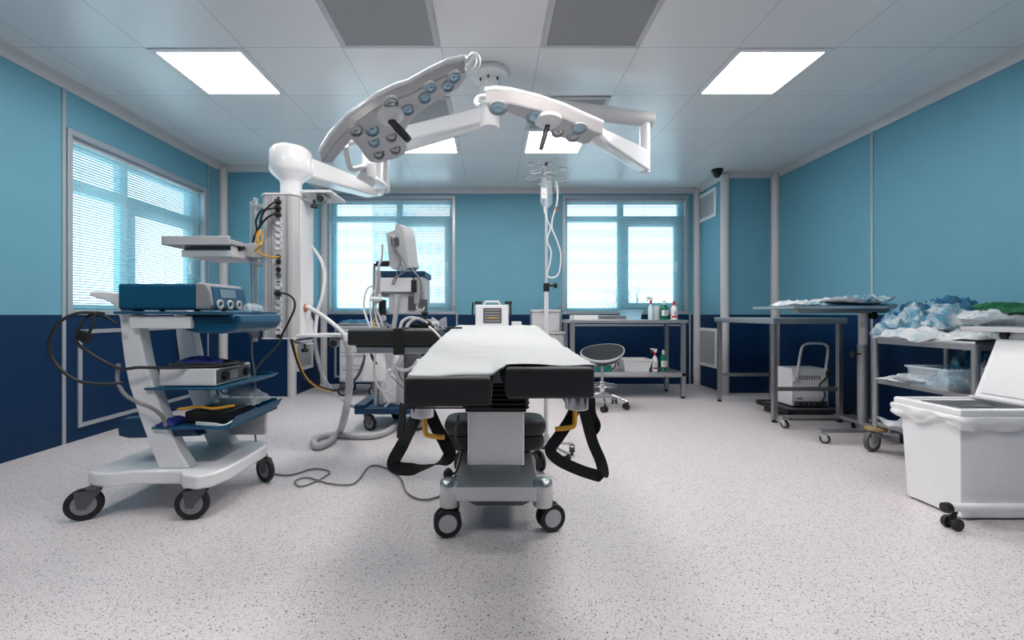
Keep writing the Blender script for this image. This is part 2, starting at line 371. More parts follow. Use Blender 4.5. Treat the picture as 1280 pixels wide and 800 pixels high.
# ---------------------------------------------------------------- windows
def window(n, kind, a0, a1, z0, z1, mull, trans, flip=False):
    """kind 'y': in the back wall (spans x); 'x': in the left wall (spans y)"""
    def bx(b, u0, u1, d0, d1, w0, w1):
        if kind == 'y': b.box(u0, u1, YB + d0, YB + d1, w0, w1)
        else: b.box(XL - d1, XL - d0, u0, u1, w0, w1)
    def frame(b, u0, u1, w0, w1, t, d0, d1):
        bx(b, u0, u1, d0, d1, w0, w0 + t); bx(b, u0, u1, d0, d1, w1 - t, w1); bx(b, u0, u0 + t, d0, d1, w0 + t, w1 - t); bx(b, u1 - t, u1, d0, d1, w0 + t, w1 - t)
    b = MB(); frame(b, a0 - .035, a1 + .035, z0 - .035, z1 + .035, .045, -.014, .04)
    root = struct(b.build('window_%d' % n, 'alu', bev=.003))
    b = MB(); frame(b, a0 + .01, a1 - .01, z0 + .01, z1 - .01, .05, .13, .2)
    bx(b, mull - .045, mull + .045, .13, .2, z0 + .06, z1 - .06)
    bx(b, a0 + .06, mull - .045, .13, .2, trans - .045, trans + .045); bx(b, mull + .045, a1 - .06, .13, .2, trans - .045, trans + .045)
    f = b.build('window_frame', 'winframe', root, bev=.003)
    b = MB(); lo, hi = (mull + .045, a1 - .06) if not flip else (a0 + .06, mull - .045)
    frame(b, lo, hi, z0 + .06, trans - .045, .075, .115, .165)
    b.build('opening_sash', 'winframe', root, bev=.003)
    b = MB(); bx(b, (hi - .055) if not flip else (lo + .02), (hi - .02) if not flip else lo + .055, .095, .12, (z0 + trans) / 2 - .1, (z0 + trans) / 2 + .05)
    b.build('window_handle', 'white', root, bev=.004)
    b = MB(); bx(b, a0 + .04, a1 - .04, .168, .174, z0 + .04, z1 - .04)
    b.build('window_pane', 'glass', root)
    return root
window(1, 'x', WL[0], WL[1], WL[2], WL[3], 4.35, 2.2)
window(2, 'y', WA[0], WA[1], WA[2], WA[3], X(500, YB + .16), Z(274, YB + .16))
window(3, 'y', WB[0], WB[1], WB[2], WB[3], X(775, YB + .16), Z(274, YB + .16))
def blind(label, kind, a0, a1, z0, z1, tilt):
    n = int((z1 - z0 - .05) / .0235); b = MB(); dd = .06; w = .011
    for i in range(n):
        z = z0 + .02 + i * .0235; c, s_ = math.cos(tilt) * w, math.sin(tilt) * w; t = .0018
        if kind == 'y': b.prism([(a0 + .015, YB + dd - c, z - s_), (a0 + .015, YB + dd + c, z + s_), (a0 + .015, YB + dd + c, z + s_ + t), (a0 + .015, YB + dd - c, z - s_ + t)], (a1 - a0 - .03, 0, 0))
        else: b.prism([(XL - dd + c, a0 + .015, z - s_), (XL - dd - c, a0 + .015, z + s_), (XL - dd - c, a0 + .015, z + s_ + t), (XL - dd + c, a0 + .015, z - s_ + t)], (0, a1 - a0 - .03, 0))
    cx, cy = ((a0 + a1) / 2, YB + dd) if kind == 'y' else (XL - dd, (a0 + a1) / 2)
    root = thing('venetian_blind', (cx, cy, z0), label, 'blind', None)
    b.build('slats', 'slat', root, flatshade=True)
    b = MB()
    if kind == 'y': b.box(a0 + .012, a1 - .012, YB + dd - .016, YB + dd + .016, z1 - .04, z1 - .012)
    else: b.box(XL - dd - .016, XL - dd + .016, a0 + .012, a1 - .012, z1 - .04, z1 - .012)
    b.build('head_rail', 'lgrey', root, bev=.002)
    b = MB()
    for t in (.08, .36, .66, .93):
        u = a0 + (a1 - a0) * t
        if kind == 'y': b.cyl((u, YB + dd - .013, z0 + .02), (u, YB + dd - .013, z1 - .03), .0018, n=5)
        else: b.cyl((XL - dd + .013, u, z0 + .02), (XL - dd + .013, u, z1 - .03), .0018, n=5)
    b.build('ladder_cord', 'trim', root, flatshade=True)
blind('white venetian blind with tilted slats in the window of the left wall', 'x', WL[0], WL[1], WL[2], WL[3], math.radians(-24))
blind('white venetian blind in the left window of the back wall, behind the anaesthesia machine', 'y', WA[0], WA[1], WA[2], WA[3], math.radians(-20))
blind('white venetian blind in the right back window, above the steel table with bottles', 'y', WB[0], WB[1], WB[2], WB[3], math.radians(-20))

# ---------------------------------------------------------------- ceiling lights and grilles
def tile(i, j): return PX0 + PPX * i, PX0 + PPX * (i + 1), PY0 + PPY * j, PY0 + PPY * (j + 1)
def frame4(b, x0, x1, y0, y1, z0, z1, w):
    b.box(x0, x1, y0, y0 + w, z0, z1); b.box(x0, x1, y1 - w, y1, z0, z1); b.box(x0, x0 + w, y0 + w, y1 - w, z0, z1); b.box(x1 - w, x1, y0 + w, y1 - w, z0, z1)
def clight(i, j, label):
    x0, x1, y0, y1 = tile(i, j); r = thing('ceiling_light', ((x0 + x1) / 2, (y0 + y1) / 2, CZ), label, 'ceiling light', 'square ceiling lights')
    b = MB(); frame4(b, x0 + .008, x1 - .008, y0 + .008, y1 - .008, CZ - .007, CZ, .042); b.build('light_frame', 'white', r, bev=.002)
    MB().box(x0 + .05, x1 - .05, y0 + .05, y1 - .05, CZ - .0035, CZ - .001).build('diffuser', 'diffuser', r)
clight(-1, -1, 'lit square ceiling light above the left wall window, leftmost of the lit ones')
clight(5, -1, 'lit square ceiling light over the right side of the room, rightmost of the lit ones')
clight(1, 1, 'lit square ceiling light near the back left window, seen behind the large tilted surgical lamp')
clight(3, 1, 'lit square ceiling light near the back right window, seen behind the right surgical lamp handle')
clight(1, -3, 'added square ceiling light to brighten the front floor, above the left of the camera, outside the picture')  # this and the next three: unseen lights added to brighten the front floor
clight(3, -3, 'added square ceiling light to brighten the front floor, above the right of the camera, outside the picture')
clight(-1, -5, 'added square ceiling light to brighten the front floor, behind the camera on the left, outside the picture')
clight(5, -5, 'added square ceiling light to brighten the front floor, behind the camera on the right, outside the picture')
def grille(i, j, label):
    x0, x1, y0, y1 = tile(i, j); r = thing('ceiling_grille', ((x0 + x1) / 2, (y0 + y1) / 2, CZ), label, 'air vent', 'square ceiling air grilles')
    b = MB(); frame4(b, x0 + .008, x1 - .008, y0 + .008, y1 - .008, CZ - .012, CZ, .035); b.build('grille_frame', 'lgrey', r, bev=.002)
    b = MB(); b.box(x0 + .04, x1 - .04, y0 + .04, y1 - .04, CZ - .008, CZ - .001); b.build('perforated_panel', 'gridm', r)
grille(1, -2, 'grey square air grille cut by the top picture edge on the left')
grille(3, -2, 'grey square air grille cut by the top picture edge on the right')
grille(1, 0, 'grey square air grille behind the large tilted surgical lamp')
grille(3, 0, 'grey square air grille behind the tube of the right surgical lamp')

# wall vents
def wvent(px0, px1, py0, py1, Xw, s, label, name='wall_vent'):
    y0, y1 = Xw * F / (px1 - VX), Xw * F / (px0 - VX)
    if y0 > y1: y0, y1 = y1, y0
    ym = (y0 + y1) / 2; z1 = Z(py0, ym); z0 = Z(py1, ym)
    r = thing(name, (Xw, ym, z0), label, 'air vent', 'wall air vents')
    a, c = (Xw, Xw + s * .02); a, c = min(a, c), max(a, c); w = .045
    b = MB()
    for q in ((y0, y1, z0, z0 + w), (y0, y1, z1 - w, z1), (y0, y0 + w, z0 + w, z1 - w), (y1 - w, y1, z0 + w, z1 - w)): b.box(a, c, *q)
    b.build('vent_frame', 'white', r, bev=.003)
    b = MB(); n = int((z1 - z0 - 2 * w) / .022)
    for k in range(n): b.obox(((a + c) / 2, ym, z0 + w + .012 + k * .022), (.012, y1 - y0 - 2 * w, .004), ry=.6 * s)
    b.box((a + c) / 2 - s * .009 - .001, (a + c) / 2 - s * .009 + .001, y0 + w, y1 - w, z0 + w, z1 - w)
    b.build('louvres', 'lgrey', r)
wvent(873, 896, 240, 275, XC, -1, 'small white louvred air vent high on the pale blue right return wall')
wvent(874, 897, 410, 458, XC, -1, 'white louvred air vent low on the dark blue right return wall')
wvent(368, 390, 425, 462, XA, 1, 'white louvred air vent low on the left return wall behind the ceiling pendant')

r = thing('security_camera', (3.0, 5.84, CZ), 'black dome security camera hanging from the ceiling above the right vent', 'security camera')
MB().lathe((3.0, 5.84, CZ), [(.07, 0), (.072, -.03), (.055, -.035), (.05, 0)]).build('camera_base', 'black', r)
MB().lathe((3.0, 5.84, CZ), [(.055, -.03), (.055, -.055), (.045, -.085), (.025, -.105), (.003, -.112)]).build('dome', 'blackg', r)
for px, lab in ((569, 'small grey round wall stop beside the left back window'), (700, 'small grey round wall stop beside the right back window')):
    tag(MB().lathe((X(px, YB), YB, Z(385, YB)), [(.012, 0), (.012, -.02), (.028, -.022), (.028, -.035), (.01, -.037)], axis='y').build('wall_button', 'grey'), lab, 'wall stop', 'wall stops on the back wall')

# ---------------------------------------------------------------- outside
struct(MB().box(-60, 60, YB + .8, 120, -6.2, -6).build('ground', 'ground'))
def building(x0, x1, y, z0, z1, d, nx, nz, m, label, sk=.5):
    r = thing('apartment_building', ((x0 + x1) / 2, y, z0), label, 'building')
    b = MB(); b.box(x0, x1, y, y + d, z0, z1); b.box(x0 - .3, x1 + .3, y - .3, y + d + .3, z1, z1 + .4); b.build('facade', m, r)
    dx = (x1 - x0) / nx; dz = (z1 - z0) / nz
    for i in range(nx):
        for k in range(nz):
            cx = x0 + dx * (i + .5); cz = z0 + dz * (k + .5)
            MB().box(cx - dx * .22, cx + dx * .22, y - .06, y + .05, cz - dz * .25, cz + dz * .25).build('building_window', 'pane', r)
building(-17, -10.2, 62, -6, 19, 8, 5, 9, 'bldg2', 'pale apartment block far outside the left back window, on its left')
building(-9.5, -4.0, 55, -6, 22, 8, 5, 10, 'bldg', 'pinkish tall apartment block far outside the left back window, on its right')
def tree(px, Y, zb, h, seed, label):
    rnd = random.Random(seed); r = thing('bare_tree', (X(px, Y), Y, zb), label, 'tree', 'bare trees outside'); b = MB()
    def br(p, d, L, rad, lv):
        q = p + d * L; b.tube([p, (p + q) / 2 + Vector((rnd.uniform(-.04, .04), 0, 0)) * L, q], lambda t: rad * (1 - .4 * t), 5, 2)
        if lv == 0: return
        for k in range(3 if lv > 1 else 2):
            nd = (d + Vector((rnd.uniform(-.8, .8), rnd.uniform(-.6, .6), rnd.uniform(-.1, .5)))).normalized()
            br(p + d * L * rnd.uniform(.55, 1), nd, L * rnd.uniform(.55, .75), rad * .55, lv - 1)
    br(Vector((X(px, Y), Y, zb)), Vector((0, 0, 1)), h * .45, h * .012, 5); b.build('trunk_and_branches', 'bark', r)
tree(762, 24, -6, 9.4, 3, 'bare tree seen through the left half of the right back window')
tree(800, 26, -6, 8.2, 8, 'bare tree seen through the right half of the right back window')
# ================================================================ SURGICAL LAMPS AND CEILING PENDANT
HUB = Vector((X(612, 3.49), 3.49, CZ))
def v3(*a): return Vector(a)
def lens(parent, c, n, r, m='lens'):
    n = n.normalized(); t = n.orthogonal().normalized(); w = n.cross(t)
    def ring(rr, h): return [c + n * h + (t * math.cos(k * math.pi / 14) + w * math.sin(k * math.pi / 14)) * rr for k in range(28)]
    b = MB(); b.rings([ring(r, -.006), ring(r, .006), ring(r * .88, .009), ring(r * .84, .003), ring(r * .84, -.004)]); o = b.build('lens_ring', 'lampface', parent)
    g = MB(); g.rings([ring(r * .85, -.002), ring(r * .85, .003), ring(r * .6, .008), ring(r * .56, .004), ring(r * .3, .006), ring(r * .26, .011), ring(.002, .013)]); g.build('lens', m, o)
def lamp_head(root, face, C, n, up, th, lenses, handle, hpx_end, hubr, rim=1.0):
    pts = [onplane(x, y, C, n) for x, y in face]
    cen = sum(pts, Vector()) / len(pts)
    MB().prism(pts, up * th).build('lamp_housing', 'lampside', root, bev=.006)
    fp = [cen + (p - cen) * .975 for p in pts]
    MB().prism([p - up * .004 for p in fp], up * .006).build('light_panel', 'lampface', root, bev=.002)
    tp = [cen + up * (th - .004) + (p - cen) * 1.03 for p in pts]
    MB().prism(tp, up * .03).build('top_cover', 'white2', root, bev=.012, seg=3)
    for (x, y, r, m, w) in lenses:
        c = onplane(x, y, C, n) - up * .004
        tocam = (v3(0, 0, H) - c).normalized()
        lens(root, c, (n * (1 - w) + tocam * w), r, m)
    c = onplane(handle[0], handle[1], C, n); nn = -up.normalized()
    nn = (nn * .85 + (v3(0, 0, H) - c).normalized() * .15).normalized(); t = nn.orthogonal().normalized(); w = nn.cross(t)
    def ring(rr, h): return [c + nn * h + (t * math.cos(k * math.pi / 10) + w * math.sin(k * math.pi / 10)) * rr for k in range(20)]
    MB().rings([ring(hubr, -.01), ring(hubr, .012), ring(hubr * .85, .022), ring(hubr * .5, .034), ring(hubr * .3, .04)]).build('handle_mount', 'white', root, bev=.003)
    a = c + nn * .03; e = onplane(hpx_end[0], hpx_end[1], a, v3(0, 1, 0)); e.y = a.y
    e = P(hpx_end[0], hpx_end[1], a.y - .02); d = (e - a).normalized(); L = (e - a).length
    b = MB(); b.tube([a, a + d * L * .3, a + d * L * .34, a + d * L * .9, e], lambda q: .016 if q < .3 else .021 - .006 * q, 12, smooth=False); b.build('sterile_handle', 'black', root, bev=.002)

# ---- large tilted lamp on the left
r = thing('surgical_lamp', P(487, 142, 1.95), 'large white wing-shaped surgical lamp head tilted steeply, left of the two', 'surgical lamp', 'wing-shaped surgical lamps')
C = P(487, 142, 1.95); n = v3(.36, -.26, -.89).normalized(); up = v3(-.15, .12, .98)
face = [(401, 204), (415, 182), (438, 158), (473, 134), (496, 123), (512, 118), (535, 105), (560, 93), (583, 88), (584, 97), (574, 109), (556, 119), (536, 131), (521, 143), (509, 157),
        (506, 166), (509, 185), (505, 193), (495, 198), (472, 204), (463, 203), (456, 196), (448, 184), (438, 173), (428, 186), (413, 203)]
lamp_head(r, face, C, n, up, .05, [(567.5, 95, .031, 'lens', .05), (560, 106, .030, 'lens', .1), (538, 108, .030, 'lens', .05), (531, 121, .030, 'lens', .1), (510, 136, .030, 'lens', .1),
          (465, 161, .034, 'lens', .5), (445, 162, .034, 'lensg', .1), (467, 176, .030, 'lens', .6), (489, 169, .030, 'lensg', .6), (473, 191, .030, 'lensg', .7), (494, 185, .030, 'lensg', .7), (489, 127, .034, 'lensg', .05)],
          (487, 143), (511, 175), .062)
b = MB()      # bracket at the tip
b.tube([P(583, 78, 1.9), P(592, 68, 1.88), P(598, 74, 1.87), P(596, 84, 1.87), P(588, 90, 1.9)], .011, 10); b.build('end_handle', 'white2', r)
b = MB()      # yoke
b.tube([P(432, 182, 2.1), P(434, 196, 2.15), P(439, 211, 2.2), P(452, 209, 2.25), P(462, 206, 2.3)], .014, 10)
b.tube([P(424, 186, 2.1), P(436, 180, 2.12), P(448, 176, 2.1)], .012, 10); b.build('yoke', 'white', r)
b = MB(); b.cyl(P(462, 205, 2.3), P(462, 224, 2.3), .034); b.cyl(P(470, 228, 2.32), P(448, 216, 2.28), .03); b.build('joint', 'white2', r, bev=.006)
b = MB(); b.tube([P(462, 219, 2.3), P(466, 226, 2.9), P(479, 232, 4.2)], lambda t: .03 + .012 * t, 14, smooth=False); b.build('spring_arm', 'white2', r, bev=.004)
b = MB(); b.cyl(P(479, 238, 4.2), P(479, 185, 4.2), .055); b.cyl(P(479, 240, 4.2), P(479, 228, 4.2), .062); b.build('drop_tube', 'lgrey', r, bev=.004)
e = P(479, 190, 4.2); zt = e.z
b = MB(); b.cyl((HUB.x, HUB.y, zt), e + v3(-.06, .04, 0), .06, n=24); b.build('ceiling_arm', 'white2', r, bev=.006)
b = MB(); b.cyl((HUB.x, HUB.y, zt - .08), (HUB.x, HUB.y, zt + .06), .078, n=28); b.build('swivel_collar', 'white', r, bev=.008)

# ---- second lamp on the right
r = thing('surgical_lamp', P(685, 148, 2.9), 'smaller-looking white wing-shaped surgical lamp head seen almost edge-on, right of the two', 'surgical lamp', 'wing-shaped surgical lamps')
C = P(685, 150, 2.9); n = v3(-.02, -.30, -.95).normalized(); up = v3(0, -.05, 1)
face = [(607, 129), (622, 127), (640, 129), (674, 137), (705, 147), (730, 158), (754, 168), (742, 173), (737, 179), (728, 180), (712, 175), (700, 171), (684, 163), (674, 154), (660, 149), (647, 145), (634, 139), (612, 139)]
lamp_head(r, face, C, n, up, .075, [(623, 134, .062, 'lens', .0), (668, 146, .058, 'lens', .05), (724, 160, .055, 'lens', .05), (716, 169, .05, 'lensg', .3), (697, 164, .045, 'lensg', .3)],
          (685, 150), (676, 187), .09)
b = MB(); b.tube([P(607, 120, 2.85), P(598, 122, 2.82), P(595, 128, 2.8), P(599, 132, 2.8)], .016, 10); b.build('end_handle', 'white2', r)
J = P(742, 168, 3.1); E = P(806, 207, 3.85)
b = MB(); b.cyl(P(738, 162, 3.05), P(752, 176, 3.15), .05); b.build('joint', 'white', r, bev=.008)
d = (E - J).normalized(); s_ = v3(0, 0, 1); sd = d.cross(s_).normalized() * .05
b = MB(); b.prism([J + sd + v3(0, 0, .05), J + sd - v3(0, 0, .04), E + sd - v3(0, 0, .06), E + sd + v3(0, 0, .12), J.lerp(E, .75) + sd + v3(0, 0, .11)], -2 * sd); b.build('spring_arm', 'white2', r, bev=.02, seg=3)
zt = Z(149, 3.85)
b = MB(); b.cyl((E.x, E.y, E.z - .07), (E.x, E.y, zt), .045); b.build('drop_tube', 'white', r, bev=.004)
b = MB(); b.cyl((HUB.x, HUB.y, zt), (E.x + .07, E.y + .02, zt), .065, n=24); b.build('ceiling_arm', 'lgrey', r, bev=.012)
b = MB(); b.cyl((HUB.x, HUB.y, zt - .07), (HUB.x, HUB.y, zt + .07), .085, n=28); b.build('swivel_collar', 'white', r, bev=.008)

# ---- ceiling pendant with its hub
PY = 3.2
r = thing('ceiling_pendant', (-1.50, 3.22, .9), 'white ceiling-hung medical supply column with a row of sockets, shelves and swivel arm', 'medical pendant')
b = MB(); b.lathe(HUB, [(.15, 0), (.16, -.02), (.15, -.045), (.09, -.06), (.075, -.065), (.072, -.40), (.06, -.415)], 32); b.build('ceiling_mount', 'white', r, angle=50)
b = MB()
for k in range(6):
    a = k * math.pi / 3 + .4; b.cyl(HUB + v3(.077 * math.cos(a), .077 * math.sin(a), -.085), HUB + v3(.077 * math.cos(a), .077 * math.sin(a), -.065), .008, n=8)
b.build('mount_bolts', 'black', r)
EL = v3(-1.10, 4.05, 2.63)
b = MB(); zb = EL.z + .02; b.tube([(HUB.x, HUB.y, zb), (EL.x, EL.y, zb)], .07, smooth=False, flat=((0, 0, 1), .13, .12)); b.build('upper_arm', 'white', r, bev=.02, seg=3)
b = MB(); b.cyl((EL.x, EL.y, 2.18), (EL.x, EL.y, 2.72), .10, n=28); b.build('elbow', 'white2', r, bev=.02, seg=3)
KN = v3(X(360, PY), PY + .05, 2.2)
a_ = v3(EL.x, EL.y, 2.22); bb = v3(KN.x, KN.y, 2.17); d = (bb - a_); sd = d.cross(v3(0, 0, 1)).normalized()
b = MB(); b.hexa([a_ - sd * .07 - v3(0, 0, .07), a_ + sd * .07 - v3(0, 0, .07), bb + sd * .1 - v3(0, 0, .07), bb - sd * .1 - v3(0, 0, .07)],
                 [a_ - sd * .07 + v3(0, 0, .05), a_ + sd * .07 + v3(0, 0, .05), bb + sd * .1 + v3(0, 0, .08), bb - sd * .1 + v3(0, 0, .08)]); b.build('forearm', 'white2', r, bev=.02, seg=3)
b = MB(); b.lathe((KN.x, KN.y, 0), [(.02, 2.30), (.12, 2.295), (.145, 2.27), (.15, 2.13), (.135, 2.10), (.082, 2.055), (.075, 2.03), (.075, 1.90)], 36); b.build('knuckle_housing', 'white2', r, angle=45)
# column
x0, x1, y0, y1, z0, z1 = -1.64, -1.38, 3.10, 3.42, .906, 1.915
def oct_(c, x0, x1, y0, y1): return [v3(x0 + c, y0, 0), v3(x1 - c, y0, 0), v3(x1, y0 + c, 0), v3(x1, y1 - c, 0), v3(x1 - c, y1, 0), v3(x0 + c, y1, 0), v3(x0, y1 - c, 0), v3(x0, y0 + c, 0)]
col = MB().prism([p + v3(0, 0, z0) for p in oct_(.035, x0, x1, y0, y1)], (0, 0, z1 - z0)).build('column', 'trim', r, bev=.004)
b = MB(); b.prism([p + v3(0, 0, z1) for p in oct_(.035, x0 - .006, x1 + .006, y0 - .006, y1 + .006)], (0, 0, .014)); b.build('end_plate', 'white', r, bev=.003); b = MB(); b.prism([p + v3(0, 0, z0 - .012) for p in oct_(.035, x0 - .006, x1 + .006, y0 - .006, y1 + .006)], (0, 0, .012)); b.build('end_plate', 'white', r, bev=.003)
sx = X(349, 3.1)
MB().box(sx - .034, sx + .034, y0 - .008, y0, z0 + .01, z1 - .01).build('socket_strip', 'lgrey', r, bev=.002)
b = MB()
for q in (sx - .075, sx - .055, sx + .05, sx + .062): b.box(q - .003, q + .003, y0 - .005, y0, z0 + .005, z1 - .005)
b.build('cover_rails', 'alu', r)
MB().box(x1 - .001, x1 + .008, y0 + .05, y1 - .05, z0 + .02, z1 - .02).build('side_panel', 'white2', r, bev=.003)
SY = y0 - .008
def socket(py, plug=False):
    z = Z(py, 3.1); c = (sx, SY, z)
    o = MB().lathe(c, [(.024, 0), (.0245, -.006), (.0215, -.009), (.0205, -.004), (.002, -.0035)], 20, 'y').build('socket', 'white', r)
    MB().cyl((sx - .008, SY - .0045, z), (sx - .008, SY - .003, z), .003, n=6).cyl((sx + .008, SY - .0045, z), (sx + .008, SY - .003, z), .003, n=6).box(sx - .017, sx + .017, SY - .006, SY - .0035, z + .008, z + .012).build('contact_holes', 'dgrey', o)
for py in (277, 285, 293, 301, 309, 358, 375, 383, 390.5, 398, 406, 414): socket(py)
for py, m_ in ((321, 'dgrey'), (327.5, 'black'), (337, 'black'), (344, 'dgrey'), (248, 'black'), (353, 'black')):
    MB().lathe((sx, SY, Z(py, 3.1)), [(.018, 0), (.018, -.008), (.012, -.009), (.010, -.004), (.002, -.004)] if py not in (248, 353) else [(.009, 0), (.009, -.006), (.002, -.007)], 18, 'y').build('signal_port', m_, r)
def plug(py, path, rad=.007):
    z = Z(py, 3.1); b = MB(); b.lathe((sx, SY, z), [(.021, 0), (.022, -.02), (.017, -.035), (.010, -.045), (.002, -.046)], 18, 'y'); o = b.build('plug', 'black', r, bev=.002)
    MB().tube([(sx, SY - .03, z)] + path, rad, 8).build('power_cord', 'black', o)
plug(253, [P(338, 256, 3.0), P(328, 268, 3.0), P(325, 282, 3.02), P(318, 296, 3.05), P(316, 303, 3.08)])
plug(261, [P(338, 261, 3.0), P(326, 264, 3.0), P(320, 276, 3.0), P(321, 288, 3.03), P(317, 300, 3.07)])
plug(269, [P(339, 269, 3.0), P(331, 275, 3.0), P(323, 286, 3.02), P(317, 298, 3.06)])
plug(367, [P(357, 367, 3.0), P(367, 374, 2.98), P(368, 386, 2.98), P(360, 404, 3.0), P(353, 418, 3.02), P(347, 432, 2.98), P(330, 450, 2.9), P(318, 464, 2.8)])
MB().lathe(P(349, 420, 3.095), [(.014, 0), (.014, -.015), (.003, -.016)], 12, 'y').build('small_plug', 'black', r)
b = MB(); b.tube([P(327, 287, 3.0), P(322, 297, 2.98), P(325, 307, 2.99), P(328, 298, 3.0), P(325, 288, 3.0), P(321, 294, 3.0), P(321, 302, 2.99), P(326, 306, 3.0), P(318, 314, 3.02)], .006, 8)
b.tube([P(320, 310, 3.02), P(328, 318, 3.0), P(340, 321, 3.02), P(349, 321, 3.09)], .006, 8); b.build('yellow_hose', 'yellow', r)
# steel rail with clamps at the left
b = MB(); px_ = -1.70
b.cyl((px_, 3.15, Z(427, 3.15)), (px_, 3.15, Z(248, 3.15)), .017, n=14)
b.cyl((px_ - .03, 3.15, Z(422, 3.15)), (px_ - .03, 3.15, Z(252, 3.15)), .010, n=10)
for py in (258, 330, 410):
    b.box(px_ - .02, x0 + .01, 3.13, 3.17, Z(py, 3.15) - .012, Z(py, 3.15) + .012)
b.build('side_rail', 'steel', r, bev=.002)
b = MB()
for py in (313, 392, 405, 418): b.lathe((px_, 3.15, Z(py, 3.15)), [(.03, -.02), (.032, 0), (.03, .02)], 16)
b.build('rail_clamps', 'dgrey', r, bev=.002)
b = MB(); b.box(-2.16, -1.72, 2.88, 3.3, 1.535, 1.565); b.box(-2.165, -1.72, 2.87, 2.885, 1.525, 1.585); b.box(-2.165, -2.15, 2.87, 3.3, 1.525, 1.585)
b.build('equipment_shelf', 'lgrey', r, bev=.005)
s = MB(); s.box(-2.06, -1.74, 2.93, 3.28, 1.455, 1.465); s.box(-2.06, -2.05, 2.93, 3.28, 1.465, 1.53); s.box(-1.75, -1.74, 2.93, 3.28, 1.465, 1.53); s.box(-2.07, -1.73, 2.92, 2.932, 1.455, 1.50)
s.build('shelf_drawer', 'white', r, bev=.004)
MB().box(-2.05, -1.75, 2.925, 2.95, 1.505, 1.522).build('drawer_slot', 'dgrey', r)
b = MB(); b.box(-1.74, -1.66, 3.08, 3.2, 1.47, 1.57); b.build('shelf_bracket', 'lgrey', r, bev=.008)
b = MB(); b.cyl((-1.735, 3.05, 1.535), (-1.735, 3.0, 1.52), .018, n=12); b.build('knob', 'black', r)
# upper right and lower right trays
def side_tray(z, ya, yb, xa, xb):
    o = MB().box(xa, xb, ya, yb, z, z + .022).build('side_shelf', 'white', r, bev=.006)
    MB().tube([(xa, ya + .05, z - .03), (xa + .10, ya + .03, z - .05), (xa + .16, ya + .03, z - .05)], .012, 10).build('shelf_arm', 'steel', o)
    b = MB(); b.cyl((xa + .10, ya + .02, z - .045), (xa + .10, ya + .02, z - .085), .009); b.cyl((xa + .10, ya + .02, z - .08), (xa + .10, ya + .02, z - .105), .022, .026, n=12)
    b.cyl((xb - .08, ya + .02, z - .04), (xb - .08, ya - .01, z - .04), .024, n=14); b.build('knob', 'black', o, bev=.003)
    b = MB(); b.cyl((xb - .08, ya + .05, z - .04), (xb - .08, ya + .01, z - .04), .034, n=16); b.box(xb - .12, xb - .04, ya + .03, ya + .1, z - .02, z); b.build('knob_mount', 'grey', o, bev=.003)
side_tray(1.945, 3.15, 3.46, -1.385, -1.155); side_tray(.905, 3.12, 3.40, -1.44, -1.05)
# gas outlets
c = v3(x1, 3.22, Z(385, 3.22))
MB().lathe(c, [(.03, 0), (.032, .012), (.02, .02), (.018, .03), (.002, .031)], 20, 'x').build('gas_outlet', 'copper', r)
MB().tube([c + v3(.02, 0, 0), P(385, 384, 3.2), P(396, 390, 3.15), P(414, 403, 3.1), P(428, 416, 3.1), P(434, 428, 3.12)], .016, 10).build('outlet_hose', 'white', r)
b = MB(); b.tube([P(388, 306, 3.35), P(401, 325, 3.35), P(406, 345, 3.35), P(403, 370, 3.3), P(397, 390, 3.3), P(394, 420, 3.3), P(396, 440, 3.3), P(404, 470, 3.5), P(418, 491, 3.8), P(435, 505, 4.0), P(445, 510, 4.1)], .013, 10); b.build('gas_hose', 'white', r)
b = MB(); b.tube([P(392, 425, 3.35), P(397, 450, 3.35), P(406, 475, 3.55), P(422, 495, 3.85), P(440, 507, 4.15)], .012, 10); b.build('gas_hose', 'lgrey', r)
b = MB(); b.tube([P(364, 423, 3.15), P(370, 445, 3.15), P(380, 470, 3.2), P(395, 482, 3.3), P(415, 488, 3.5), P(432, 484, 3.6), P(447, 470, 3.7), P(455, 450, 3.8), P(457, 434, 3.9)], .012, 8); b.build('cable', 'black', r)
b = MB(); b.tube([P(366, 423, 3.13), P(373, 450, 3.13), P(384, 473, 3.18), P(399, 485, 3.28), P(416, 490, 3.48)], .004, 8); b.build('cable', 'yellow', r)
b = MB(); b.tube([P(388, 380, 3.35), P(392, 396, 3.33), P(396, 406, 3.33)], .012, 8); b.build('cable', 'black', r)
# corrugated suction hose
hp = [P(433, 425, 3.12), P(437, 440, 3.15), P(437, 465, 3.2), P(436, 490, 3.25), P(431, 520, 3.3), G(424, 540, .04), G(412, 552, .03), G(398, 558, .03), G(392, 554, .03), G(398, 546, .03), G(420, 543, .03), G(445, 545, .03), G(470, 544, .03), G(488, 537, .03), G(500, 526, .03), G(505, 515, .03)]
o = MB().tube(hp, .027, 12, res=14, corr=.07).build('corrugated_hose', 'lgrey'); tag(o, 'thick grey corrugated hose hanging from the pendant and looping on the floor', 'hose')

